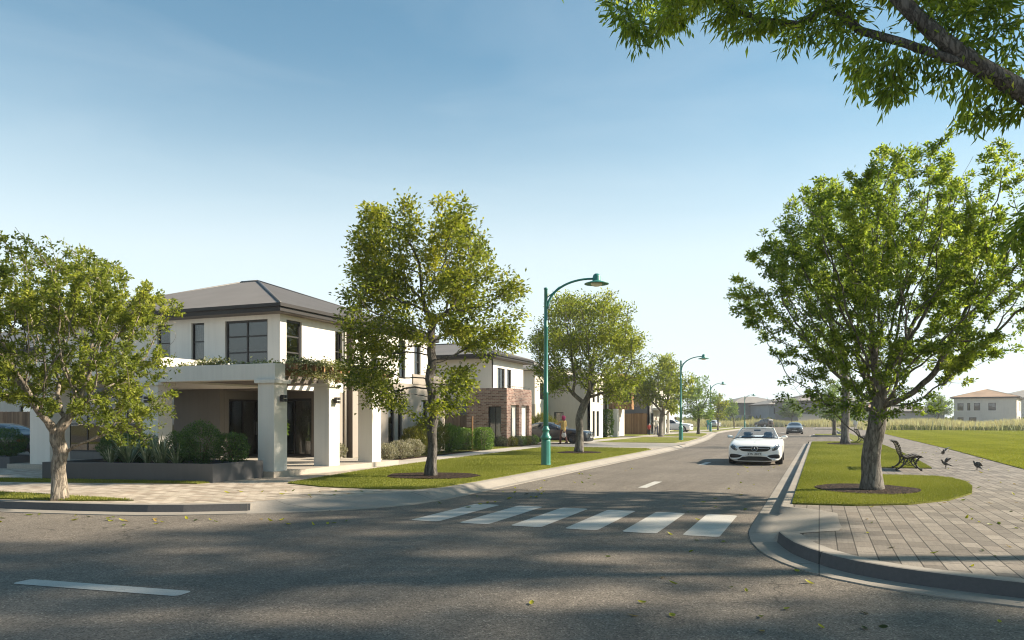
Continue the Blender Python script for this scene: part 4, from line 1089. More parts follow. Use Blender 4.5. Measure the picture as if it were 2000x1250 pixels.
# ================================================================ far houses across the field
def far_house(label, u, d, W_, D_len, h, ang, wmat, rmat, wins, low=None, pitch=16):
    c = P(u, 819.5, d)
    root = thing('far_house', label, 'house', (c.x, c.y, -0.02), ang, 'houses across the field')
    base_loc = root.location.copy(); root.location = (0,0,0)     # build at origin, then place
    zg = -0.02
    def W(face, plane, a0, a1, z0, z1, ops, mat):
        wall(root, face, plane, a0, a1, z0, z1, ops, mat, 0.25)
        for o in ops: window(root, face, plane, *o, max(1,round((o[1]-o[0])/1.4)), 1, fw=0.09)
    hx, hy = W_/2, D_len/2
    f1 = [(a*W_-hx, b*W_-hx, z0, z1) for f,a,b,z0,z1 in wins if f == 'f']; f2 = [(a*D_len-hy, b*D_len-hy, z0, z1) for f,a,b,z0,z1 in wins if f == 's']
    lo = low or wmat; sp = h*0.5
    split = lambda ops, lw: [o for o in ops if (o[3] <= sp) == lw]
    W('-Y', -hy, -hx, hx, sp, h, split(f1,False), wmat); W('-Y', -hy-0.02, -hx, hx, 0, sp, split(f1,True), lo)
    W('+X', hx, -hy+0.25, hy, sp, h, split(f2,False), wmat); W('+X', hx+0.02, -hy+0.25, hy, 0, sp, split(f2,True), lo)
    W('-X', -hx, -hy+0.25, hy, 0, h, [], wmat); W('+Y', hy+0.25, -hx, hx, 0, h, [], wmat)
    hip_roof(root, -hx-0.6, hx+0.6, -hy-0.6, hy+0.6, h, pitch, rmat, 0.0, 0.3)
    root.location = base_loc
    return root
A0 = math.atan2(FW[1], FW[0])-R(90)
Wn = [('f',0.06,0.16,3.7,5.3),('f',0.22,0.27,3.7,5.3),('f',0.33,0.43,3.7,5.3),('f',0.56,0.68,3.7,5.3),('f',0.06,0.16,0.4,2.2),('f',0.25,0.37,0.4,2.2),
      ('s',0.08,0.16,0.3,2.4),('s',0.36,0.44,0.3,2.4),('s',0.5,0.7,0.5,2.4),('s',0.56,0.66,3.6,5.6),('s',0.88,0.95,3.6,5.6)]
far_house('large white far house with tan hipped roof at the right edge', 1930, 172, 11.5, 18, 6.3, A0+R(-36), 'render_cream', 'roof_tile_tan', Wn)
far_house('pale far house partly behind the tan-roofed house at the right edge', 2010, 205, 16, 14, 7.2, A0+R(-20), 'render_cream', 'roof_tile_grey', Wn)
far_house('low grey far house with red garage door behind the small bushy tree', 1768, 185, 14, 10, 3.4, A0+R(-10), 'render_grey', 'roof_tile_grey', [('f',0.2,0.3,0.2,1.6),('f',0.5,0.7,0.2,1.6)])
far_house('small pale far house between plaza tree and bushy tree', 1722, 190, 9, 9, 4.4, A0+R(-25), 'render_white', 'roof_tile_tan', [('f',0.2,0.3,0.3,2.0),('f',0.5,0.7,2.6,3.8)])
far_house('blue-grey far house with wide front behind the dark car', 1590, 190, 15, 10, 6.0, A0+R(12), 'render_slate', 'roof_tile_grey', [('f',0.5,0.58,1.2,2.2),('f',0.75,0.78,0.3,2.4),('s',0.2,0.5,0.3,2.4)], 'render_grey')
far_house('grey far house with hipped roof right of the last lamp post', 1528, 215, 14, 11, 5.6, A0+R(10), 'render_blue', 'roof_tile_grey', [('f',0.1,0.2,3.3,5),('f',0.35,0.6,3.3,4.6),('f',0.3,0.36,0.6,2.2)], 'render_blue')
far_house('tallest grey far house with hipped roof left of the last lamp post', 1464, 225, 15, 12, 6.2, A0+R(8), 'render_slate', 'roof_tile_grey', [('f',0.5,0.7,3.8,5.0),('f',0.2,0.3,0.5,2.0)], 'render_grey')
far_house('far house with slate upper floor half hidden by the pale plaza trunk', 1652, 200, 13, 10, 5.6, A0+R(-6), 'render_slate', 'roof_tile_grey', [('f',0.3,0.6,0.4,2.4),('f',0.7,0.8,3.2,4.6)], 'render_white')
# ================================================================ plants
SHRUB_G = leaf_mat('ball_shrub_leaf', (0.033,0.075,0.024), (0.075,0.143,0.039), (0.165,0.240,0.068), 0.25, 0.3)
HEDGE_G = leaf_mat('hedge_leaf', (0.05,0.105,0.024), (0.12,0.205,0.038), (0.27,0.36,0.07), 0.35, 0.3)
LIME_G = leaf_mat('lime_shrub_leaf', (0.07,0.085,0.015), (0.15,0.15,0.03), (0.27,0.24,0.05), 0.35, 0.2)
GREY_G = leaf_mat('silver_shrub_leaf', (0.127,0.127,0.086), (0.276,0.259,0.190), (0.483,0.448,0.356), 0.25, 0.2)
SAGE_G = leaf_mat('sage_shrub_leaf', (0.06,0.075,0.05), (0.11,0.125,0.085), (0.18,0.19,0.13), 0.25, 0.2)
FLAX_G = leaf_mat('flax_leaf', (0.075,0.112,0.060), (0.180,0.225,0.128), (0.620,0.620,0.480), 0.15, 0.4)
VINE_G = leaf_mat('vine_leaf', (0.10,0.12,0.04), (0.26,0.26,0.12), (0.62,0.58,0.46), 0.4, 0.2)
TWIG = pm('twig_bark', (0.10,0.075,0.05), 0.9, 0.2, 8)
def shrub(label, x, y, z, rx, ry, h, n, L, W, mat, seed, name='ball_shrub', cat='shrub', group=None, shape='ball', boxy=2.0, upr=0.0, tw=7):
    g = np.random.default_rng(seed); root = thing(name, label, cat, (x,y,z), 0, group)
    d = unit(g.normal(size=(n,3)))
    if shape == 'ball':
        k = (np.abs(d)**boxy).sum(1)**(-1/boxy)
        lump = 1+0.10*np.sin(d[:,0]*7+seed)*np.sin(d[:,1]*6+2*seed)+0.08*np.sin(d[:,2]*9+seed)+0.05*np.sin(d[:,0]*17)*np.sin(d[:,2]*15)
        if boxy > 4: lump = 1+(lump-1)*0.25
        rr = (0.55+0.45*g.random(n)**0.35)*lump*k
        p = d*rr[:,None]*np.array([rx,ry,h/2])+np.array([0,0,h*0.52])
        p[:,2] = np.maximum(p[:,2], 0.02+0.04*g.random(n))
        ld = unit(d*0.8+g.normal(size=(n,3))*0.7+np.array([0,0,0.25+upr]))
    v, q = leaf_quads(p, ld, unit(d+g.normal(size=(n,3))*0.6+np.array([0,0,0.4])), L*g.uniform(0.6,1.3,n), W*g.uniform(0.7,1.2,n), 0.2, 0.1)
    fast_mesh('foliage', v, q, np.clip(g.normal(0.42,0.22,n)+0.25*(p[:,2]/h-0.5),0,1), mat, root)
    r = random.Random(seed); m = MB()
    for k in range(tw):
        a = r.uniform(0,6.28); e = Vector((math.cos(a)*rx*0.6, math.sin(a)*ry*0.6, h*r.uniform(0.6,0.85)))
        m.tube([(math.cos(a)*0.03,math.sin(a)*0.03,-0.03),tuple(e*0.5+Vector((0,0,0.1*h))),tuple(e)],[0.018,0.012,0.005],5)
    m.build('stem', TWIG, root)
    return root
def spiky(label, x, y, z, h, seed, n=34, w=0.055, mat=None, name='flax_plant', group=None, spread=1.0, stiff=0.5):
    r = random.Random(seed); root = thing(name, label, 'plant', (x,y,z), r.uniform(0,6), group)
    V = []; Q = []; T = []
    for k in range(n):
        a = r.uniform(0,6.283); t = r.random()
        lean = (0.12+0.88*t)*spread; L = h*r.uniform(0.75,1.1); ww = w*r.uniform(0.7,1.1)
        dirx, diry = math.cos(a), math.sin(a); pts = []
        ang = R(88)-lean*R(38); px = 0.03*dirx; py = 0.03*diry; pz = -0.02; ns = 6
        for i in range(ns+1):
            pts.append((px,py,pz)); ang -= lean*(1-stiff)*R(26)*(i/ns)
            px += dirx*math.cos(ang)*L/ns; py += diry*math.cos(ang)*L/ns; pz += math.sin(ang)*L/ns
        tint = r.gauss(0.42,0.18); b = len(V)
        for i,(px,py,pz) in enumerate(pts):
            wi = ww*0.5*(0.75+0.5*(i/ns) if i < 3 else 1.15*(1-(i/ns)**2.2)+0.02)
            V += [(px-diry*wi,py+dirx*wi,pz+0.25*wi),(px,py,pz-0.25*wi),(px+diry*wi,py-dirx*wi,pz+0.25*wi)]
        for i in range(ns):
            o = b+3*i; Q += [(o,o+1,o+4,o+3),(o+1,o+2,o+5,o+4)]; e = 0.32 if k%2 else 0.0
            T += [tint+e*(i%2==0),tint+0.1]
    fast_mesh('blades', np.array(V), np.array(Q), np.clip(T,0,1), mat or FLAX_G, root)
    MB().lathe([(0.05,-0.03),(0.06,0.03),(0.035,0.1),(0.01,0.14)],8).build('base', TWIG, root)
    return root
# planter at the corner
PL = thing('planter_box', 'long dark charcoal rendered planter in front of the corner house', 'planter', (-16,15.3,0.15))
def ring_wall(poly, t, z0, z1):
    ins = offset(poly+[poly[0],poly[1]], t)[1:-1]; ins = [ins[-1]]+ins[:-1]
    n = len(poly); vs = [(p[0],p[1],z) for z in (z0,z1) for p in poly]+[(p[0],p[1],z) for z in (z1,z0) for p in ins]; fs = []
    for k in range(3):
        for i in range(n): j = (i+1)%n; fs.append((k*n+i,k*n+j,(k+1)*n+j,(k+1)*n+i))
    return MB().add(vs, fs), ins
pl_poly = [(-18.55,13.85),(-13.8,14.75),(-13.8,16.58),(-18.75,16.58)]
rw, ins = ring_wall(pl_poly, 0.12, 0.10, 0.61)
part('box', rw, 'planter_paint', PL); part('soil', sheet(ins, 0.54), 'soil', PL)
for i,(x,y,r,h,lab) in enumerate(((-14.75,15.35,0.56,1.06,'largest round clipped shrub in the middle of the planter cluster'),(-15.55,15.45,0.42,0.82,'round clipped shrub left of the largest one in the planter'),(-14.25,15.95,0.42,0.82,'round clipped shrub between the largest one and the corner column'),
      (-17.75,15.5,0.52,0.80,'dark round shrub behind the pale tree trunk in the planter'),(-17.1,15.6,0.46,0.80,'dark round shrub beside the spiky plants right of the tree trunk'))):
    shrub(lab, x, y, 0.53, r, r, h, int(5200*r*r/0.25), 0.045, 0.026, SHRUB_G, 200+i, group='round shrubs in the planter')
for i,(x,y,h) in enumerate(((-17.2,14.75,0.42),(-16.9,14.95,0.52),(-16.65,14.85,0.62),(-16.2,15.0,0.44),(-15.95,15.1,0.70),(-15.6,14.95,0.55),(-15.15,14.95,0.50),(-16.35,15.5,0.55))):
    spiky('spiky strap-leaved plant, %s in the charcoal planter row' % ('first from the tree trunk','second from the tree trunk','third from the tree trunk','short fourth','tallest','sixth from the tree trunk','nearest the round shrubs','set behind the others')[i], x, y, 0.54, h*1.3, 300+i, group='spiky plants in the planter')
# small planter on the left
P2 = thing('planter_box', 'small low grey planter at the left picture edge', 'planter', (-24.6,17,0.15))
sq = [(-26.2,16.4),(-23.85,16.7),(-23.95,18.0),(-26.2,18.0)]
rw, ins = ring_wall(sq, 0.1, 0.1, 0.52); part('box', rw, 'planter_paint', P2); part('soil', sheet(ins,0.46), 'soil', P2)
shrub('round green shrub in the small planter at the left edge', -24.75,17.3,0.45,0.52,0.5,0.92,4600,0.05,0.028,SHRUB_G,220)
# house garden bed
for i,(x,y,rx,ry,h,lab) in enumerate(((-15.05,24.9,0.45,0.55,0.62,'first low silver shrub beside the third column'),(-15.15,26.1,0.5,0.6,0.66,'second low silver shrub beyond the third column'),(-15.25,27.3,0.5,0.6,0.70,'third low silver shrub near the lime bushes'),(-15.9,22.9,0.4,0.4,0.55,'small silver shrub between second and third columns'))):
    shrub(lab, x, y, 0.17 if i < 3 else 0.3, rx, ry, h, 2400, 0.07, 0.022, GREY_G, 230+i, 'silver_shrub', group='silver shrubs in the garden bed', upr=0.4)
for i,(x,y,rx,h,lab) in enumerate(((-15.75,28.4,0.55,1.15,'lime-green feathery bush nearest the silver shrubs'),(-15.85,30.0,0.75,1.55,'tall feathery green bush left of the maple trunk'),(-15.9,31.9,0.65,1.25,'feathery green bush right of the maple trunk beside the hedge'))):
    shrub(lab, x, y, 0.17, rx, rx, h, 3800, 0.16, 0.022, LIME_G if i < 1 else HEDGE_G if i == 2 else LIME_G, 240+i, 'feathery_bush', group='feathery bushes', upr=1.1)
hr = shrub('long clipped green hedge in front of the paling fence', -17.35,35.1,0.16,1.45,0.55,1.08,16000,0.06,0.036,HEDGE_G,250,'hedge','hedge',boxy=7.0)
shrub('clipped hedge end standing right of the slim timber post', -15.75,35.5,0.16,0.45,0.5,1.10,4200,0.06,0.036,HEDGE_G,251,'hedge','hedge',boxy=5.0)
# row of small shrubs by the brick portico
rowm = [LIME_G,SAGE_G,SAGE_G,LIME_G,SAGE_G,HEDGE_G,LIME_G,SAGE_G,HEDGE_G]
rown = ['lime','grey-green','sage','lime','grey','dark green','yellow-green','sage','dark']
ordn = ['first','second','third','fourth','fifth','sixth','seventh','eighth','last']
for i in range(9):
    x, y = ((-17.95,39.85) if i == 0 else (-17.2,39.8) if i == 1 else (-16.55,39.85) if i == 2 else (-16.12,40.35+0.72*(i-3)))
    shrub('small %s ball shrub, %s from the left along the brick portico' % (rown[i],ordn[i]), x, y, 0.17, 0.30, 0.30, 0.55, 900, 0.07, 0.03, rowm[i], 260+i, 'small_shrub', group='small shrubs along the brick portico')
for i,(x,y,h) in enumerate(((-19.3,50.0,2.0),(-18.2,51.5,1.8),(-20.6,50.6,2.1))):
    shrub(('tall lime grass-like bush behind the rear of the dark coupe','lime bush behind the cabin of the dark coupe','lime bush between brick portico and lamp post')[i], x, y, 0.16, 0.9,0.9,h,3000,0.3,0.035,LIME_G,280+i,'feathery_bush',group='lime bushes behind the dark coupe',upr=1.2)
shrub('narrow dark climber on the cream wall beyond the broad street tree', -17.4,65.0,0.16,0.8,0.35,2.3,2600,0.14,0.08,HEDGE_G,290,'climbing_shrub',boxy=4)
# potted plant by the entrance door
pt = thing('potted_plant', 'leafy shrub in a tall pale pot beside the entrance door', 'plant', (-18.55,23.0,0.30))
MB().lathe([(0.13,0),(0.17,0.3),(0.20,0.55),(0.205,0.57),(0.17,0.57),(0.16,0.5),(0.02,0.49)],20).build('pot', MATS['render_grey'], pt)
g_ = np.random.default_rng(77); n = 420; d_ = unit(g_.normal(size=(n,3))); p_ = d_*np.array([0.36,0.36,0.6])*(0.4+0.6*g_.random(n)[:,None]**0.5)+np.array([0,0,1.2])
v, q = leaf_quads(p_, unit(d_+np.array([0,0,-0.3])), unit(g_.normal(size=(n,3))+np.array([0,0,1])), 0.2*g_.uniform(0.6,1.2,n), 0.1*g_.uniform(0.7,1.2,n))
fast_mesh('foliage', v, q, g_.random(n), HEDGE_G, pt)
MB().tube([(0,0,0.45),(0.02,0.01,0.8),(0,0,1.4)],[0.02,0.016,0.008],6).build('stem', TWIG, pt)
# flowering vine over pergola and beam
def vine(label, segs, n, seed, L=0.085):
    g = np.random.default_rng(seed); a = segs[0]; root = thing('flowering_vine', label, 'vine', tuple(a[0]))
    Pp = []; wts = np.array([s[3] for s in segs], float); wts /= wts.sum()
    cl = g.choice(len(segs), n, p=wts); pos = np.zeros((n,3))
    for i,s in enumerate(segs):
        m = cl == i; k = m.sum(); t = g.random(k)
        f = (np.sin(t*37+seed)+np.sin(t*17+2*seed))*0.5
        p = np.array(s[0])[None]*(1-t)[:,None]+np.array(s[1])[None]*t[:,None]
        pos[m] = p+g.normal(size=(k,3))*np.array(s[2])*(1+0.5*f)[:,None]
    d = unit(g.normal(size=(n,3))+np.array([0.25,0,-0.1]))
    v, q = leaf_quads(pos, d, unit(g.normal(size=(n,3))+np.array([0.5,-0.2,0.8])), L*g.uniform(0.5,1.3,n), L*0.55*g.uniform(0.7,1.2,n), 0.2, 0.1)
    fast_mesh('foliage', v-np.array(a[0]), q, np.clip(g.normal(0.45,0.28,n),0,1), VINE_G, root)
    m = MB(); r = random.Random(seed)
    for s in segs:
        pts = [Vector(s[0]).lerp(Vector(s[1]), k/9)+Vector((r.gauss(0,0.03),r.gauss(0,0.03),r.gauss(0,0.03))) for k in range(10)]
        m.tube([tuple(p-Vector(a[0])) for p in pts], [0.014]*10, 5)
    m.build('stem', TWIG, root); return root
vine('dense cream-flowered vine hanging along the pergola front', [((-13.62,17.5,3.12),(-13.62,22.5,3.10),(0.09,0.05,0.13),7),((-13.5,17.45,3.33),(-13.5,22.4,3.30),(0.13,0.08,0.05),5),((-14.6,17.6,3.3),(-14.6,22,3.3),(0.4,0.1,0.05),3),((-13.6,20.3,2.98),(-13.6,22.6,2.85),(0.08,0.1,0.12),3)], 7500, 1)
vine('sparse white-flowered vine creeping along the portico beam', [((-17.4,17.2,3.27),(-13.9,17.2,3.25),(0.2,0.08,0.035),4),((-16.6,17.2,3.32),(-15.6,17.2,3.34),(0.15,0.06,0.06),3),((-14.5,17.5,2.9),(-14.2,17.5,2.72),(0.15,0.06,0.09),1.6)], 1300, 2)
vine('vine on the far left portico behind the pale street tree', [((-30.5,29.8,3.0),(-34,29.8,3.0),(0.3,0.1,0.18),3)], 500, 3, 0.16)

# ================================================================ tall dry grass across the field
STRAW = leaf_mat('dry_grass_blade', (0.345,0.287,0.172), (0.529,0.460,0.310), (0.620,0.620,0.483), 0.3, 0.1, 0.7)
REED = leaf_mat('green_reed_blade', (0.06,0.08,0.03), (0.14,0.16,0.055), (0.26,0.25,0.10), 0.3, 0.1, 0.7)
def band(name, boxes, n, h, w, mat, seed, zb=0.0):
    g = np.random.default_rng(seed); V = []; tot = sum(b[4] for b in boxes)
    for x0,y0,x1,y1,wt,th in boxes:
        k = int(n*wt/tot); t = g.random(k); dd = g.normal(size=k)*th
        x = x0+(x1-x0)*t; y = y0+(y1-y0)*t+dd
        hh = h*g.uniform(0.6,1.15,k)*(1+0.16*np.sin(x*0.45+seed)+0.12*np.sin(x*1.3+y)); a = g.uniform(-0.7,0.7,k)
        s = np.stack([np.cos(a),np.sin(a),0*a],1)*(w*g.uniform(0.5,1.2,k))[:,None]
        b = np.stack([x,y,0*x+zb],1); tip = b+np.stack([g.normal(size=k)*0.28,g.normal(size=k)*0.28,hh],1); mid = (b+tip)/2+np.stack([0*x,0*x,0.12*hh],1)
        V.append(np.stack([b-s*0.5,b+s*0.5,mid+s*0.55,tip+s*0.12,tip-s*0.12,mid-s*0.55],1).reshape(-1,3))
    V = np.concatenate(V); k = len(V)//6; o = np.arange(k)*6
    Q = np.concatenate([np.stack([o,o+1,o+2,o+5],1),np.stack([o+5,o+2,o+3,o+4],1)])
    T = np.tile(np.clip(g.normal(0.5,0.24,k),0,1),2)
    return tag(fast_mesh(name, V, Q, T, mat), kind='stuff')
band('dry_tall_grass', [(6,131,95,131,60,3.0),(6,139,95,139,50,2.2),(-40,190,25,190,42,3.5),(-70,191,-35,191,10,3)], 90000, 1.45, 0.06, STRAW, 1)
band('green_tall_grass', [(7,126,95,126,60,1.1),(-40,187,25,187.5,42,1.2)], 40000, 0.75, 0.07, REED, 2)
band('far_shrubbery', [(-120,215,120,240,20,8),(-120,260,260,260,26,10)], 9000, 2.2, 0.9, REED, 3)

# ================================================================ street lamps
GREEN = pm('lamp_green', (0.035,0.20,0.165), 0.42, 0.08, 3, 0.06, 90, spec=0.5, coat=0.15)
GLOBE = pm('lamp_glass', (0.72,0.70,0.62), 0.25, 0.04, 6, spec=0.6)
def make_lamp():
    r = thing('street_lamp', 'nearest and tallest-looking green street lamp in the verge lawn', 'street lamp', (0,0,0), 0, 'green street lamps along the verge')
    fl = lambda a, z: 1+(0.03 if 0.03 < z < 0.86 else 0)*math.cos(8*a)
    MB().lathe([(0.165,-0.1),(0.165,0.03),(0.158,0.05),(0.153,0.10),(0.150,0.80),(0.148,0.87)],48,flute=fl).build('base', MATS['lamp_green'], r)
    MB().lathe([(0.148,0.87),(0.172,0.89),(0.183,0.92),(0.183,0.95),(0.16,0.975),(0.13,1.02),(0.108,1.09),(0.100,1.13),(0.108,1.155),(0.132,1.175),(0.134,1.20),(0.11,1.235),(0.09,1.27),(0.085,1.32)],32).build('collar', MATS['lamp_green'], r)
    MB().lathe([(0.085,1.32),(0.078,2.40),(0.088,2.415),(0.088,2.455),(0.076,2.47),(0.066,4.60),(0.076,4.615),(0.076,4.65),(0.062,4.665),(0.056,5.88),(0.066,5.89),(0.066,5.94),(0.04,5.955)],24).build('pole', MATS['lamp_green'], r)
    pts = [(0.05+1.50*(1-math.cos(k/16*R(90))), 0, 5.25+1.0*math.sin(k/16*R(90))) for k in range(17)]
    MB().tube(pts+[(1.62,0,6.25)], [0.042-0.008*k/17 for k in range(18)], 10).build('arm', MATS['lamp_green'], r)
    MB().tube([(0.05,0,5.63),(0.22,0,5.76),(0.46,0,5.985)], 0.02, 8).build('brace', MATS['lamp_green'], r)
    hd = MB().lathe([(0.0,6.43),(0.06,6.42),(0.11,6.38),(0.135,6.31),(0.138,6.19),(0.16,6.17),(0.25,6.145),(0.385,6.10),(0.41,6.09),(0.41,6.07),(0.36,6.085),(0.2,6.12),(0.0,6.12)],32,(1.70,0,0)).build('lamp_shade', MATS['lamp_green'], r)
    MB().lathe([(0.0,5.99),(0.10,6.0),(0.17,6.03),(0.195,6.075),(0.195,6.118),(0.0,6.118)],24,(1.70,0,0)).build('globe', MATS['lamp_glass'], hd)
    return r
lamp = make_lamp()
LZ = math.atan2(RT[1], RT[0])
for i,(x,y,z,rz,lab) in enumerate(((-8.5,24.3,0.165,LZ,None),(-9.6,58.0,0.165,LZ,'second green street lamp standing left of the white convertible'),(-13.0,101.3,0.165,LZ+R(8),'third green street lamp half hidden by young trees'),(-13.1,151.4,0.16,LZ,'farthest green street lamp seen above the white convertible'))):
    o = lamp if i == 0 else copy_tree(lamp)
    o.location = (x,y,z); o.rotation_euler = (0,0,rz)
    if lab: o['label'] = lab

# ================================================================ park benches
IRON = pm('cast_iron', (0.022,0.021,0.02), 0.45, 0.2, 10, 0.15, 120, spec=0.5)
SLAT = pm('bench_slat_wood', (0.085,0.06,0.04), 0.55, 0.3, 5, 0.15, 40)
def make_bench():
    r = thing('park_bench', 'dark slatted iron bench on paving beside the large plaza tree', 'bench', (0,0,0), 0, 'benches facing the plaza path')
    # local: seat faces +X, length along Y
    seat = [(0.34,0.415),(0.30,0.44),(0.22,0.445),(0.13,0.43),(0.04,0.41),(-0.04,0.395),(-0.10,0.395),(-0.15,0.42)]
    back = [(-0.19,0.48),(-0.215,0.55),(-0.235,0.62),(-0.25,0.69),(-0.275,0.76),(-0.31,0.83),(-0.355,0.88),(-0.405,0.885)]
    path = seat+back
    for i,(x,z) in enumerate(path):
        a = path[max(i-1,0)]; b = path[min(i+1,len(path)-1)]; t = Vector((b[0]-a[0],0,b[1]-a[1])).normalized(); up = Vector((t.z,0,-t.x))
        if up.z < 0 and i < 8: up = -up
        m = MB(); m.bar((x,-0.86,z+0.012),(x,0.86,z+0.012),0.05,0.022,up)
        # bar() puts width across; turn slats to lie along the curve
        s = m.build('slat', MATS['bench_slat_wood'], r)
    for y in (-0.62,0.62):
        m = MB(); rad = 0.02
        m.tube([(x+0.0,y,z-0.02) for x,z in path], [0.019]*len(path), 8)
        # front leg: out-curving with scroll foot
        m.tube([(0.30,y,0.42),(0.20,y,0.30),(0.18,y,0.2),(0.24,y,0.1),(0.31,y,0.04)],[0.02,0.022,0.022,0.02,0.02],8)
        m.tube([(0.08,y,0.40),(0.14,y,0.26),(0.22,y,0.13),(0.30,y,0.05)],[0.017,0.017,0.018,0.018],8)
        m.tube([(-0.16,y,0.42),(-0.13,y,0.30),(-0.16,y,0.18),(-0.24,y,0.09),(-0.32,y,0.04)],[0.02,0.022,0.022,0.02,0.02],8)
        m.tube([(-0.02,y,0.38),(-0.10,y,0.22),(-0.2,y,0.1),(-0.30,y,0.05)],[0.017,0.017,0.018,0.018],8)
        for cx in (0.33,-0.34): m.tube([(cx,y-0.035,0.035),(cx,y+0.035,0.035)],0.036,12)
        c = [(0.20+0.065*math.cos(a),y,0.345+0.06*math.sin(a)) for a in [k*0.5236 for k in range(13)]]; m.tube(c,0.011,6)
        c = [(-0.07+0.05*math.cos(a),y,0.315+0.05*math.sin(a)) for a in [k*0.5236 for k in range(13)]]; m.tube(c,0.011,6)
        m.tube([(0.24,y,0.24),(0.10,y,0.17),(-0.05,y,0.17),(-0.15,y,0.22)],[0.013]*4,6)
        m.build('leg', MATS['cast_iron'], r)
    MB().tube([(0.02,-0.62,0.19),(0.02,0.62,0.19)],0.010,6).build('stretcher', MATS['cast_iron'], r)
    return r
bench = make_bench()
for i,(x,y,rz,lab) in enumerate(((2.52,26.65,0,None),(2.6,55.2,R(4),'second dark bench further along the plaza path'),(2.6,98,R(4),'farthest bench near the tall dry grass'))):
    o = bench if i == 0 else copy_tree(bench)
    o.location = (x,y,0.152 if i == 0 else 0.18); o.rotation_euler = (0,0,rz)
    if lab: o['label'] = lab

# ================================================================ birds
FEATH = pm('pigeon_feather', (0.075,0.07,0.068), 0.7, 0.45, 14, 0.1, 60)
FEATH_L = pm('pigeon_wing', (0.20,0.185,0.17), 0.7, 0.4, 18, 0.1, 60)
BEAK = pm('pigeon_beak', (0.16,0.11,0.09), 0.5, 0.1, 5)
def remesh(mb, vox, name, mat, parent, sm=True, it=2):
    o = mb.build(name, mat, None)
    m = o.modifiers.new('r','REMESH'); m.mode = 'VOXEL'; m.voxel_size = vox; m.use_smooth_shade = True
    s = o.modifiers.new('s','SMOOTH'); s.iterations = it; s.factor = 0.5
    dg = bpy.context.evaluated_depsgraph_get(); me = bpy.data.meshes.new_from_object(o.evaluated_get(dg))
    bpy.data.objects.remove(o); me.name = name
    me.polygons.foreach_set('use_smooth',[True]*len(me.polygons))
    if not me.materials: me.materials.append(mat)
    return link(name, me, None, parent)
def caps(mb, pts, rad, n=12):
    """rounded limb through points"""
    P0 = [Vector(p) for p in pts]; r = list(rad)
    d0 = (P0[0]-P0[1]).normalized(); d1 = (P0[-1]-P0[-2]).normalized()
    P_ = [P0[0]+d0*r[0]*0.95, P0[0]+d0*r[0]*0.6]+P0+[P0[-1]+d1*r[-1]*0.6, P0[-1]+d1*r[-1]*0.95]
    r = [r[0]*0.3, r[0]*0.8]+r+[r[-1]*0.8, r[-1]*0.3]
    return mb.tube(P_, r, n)
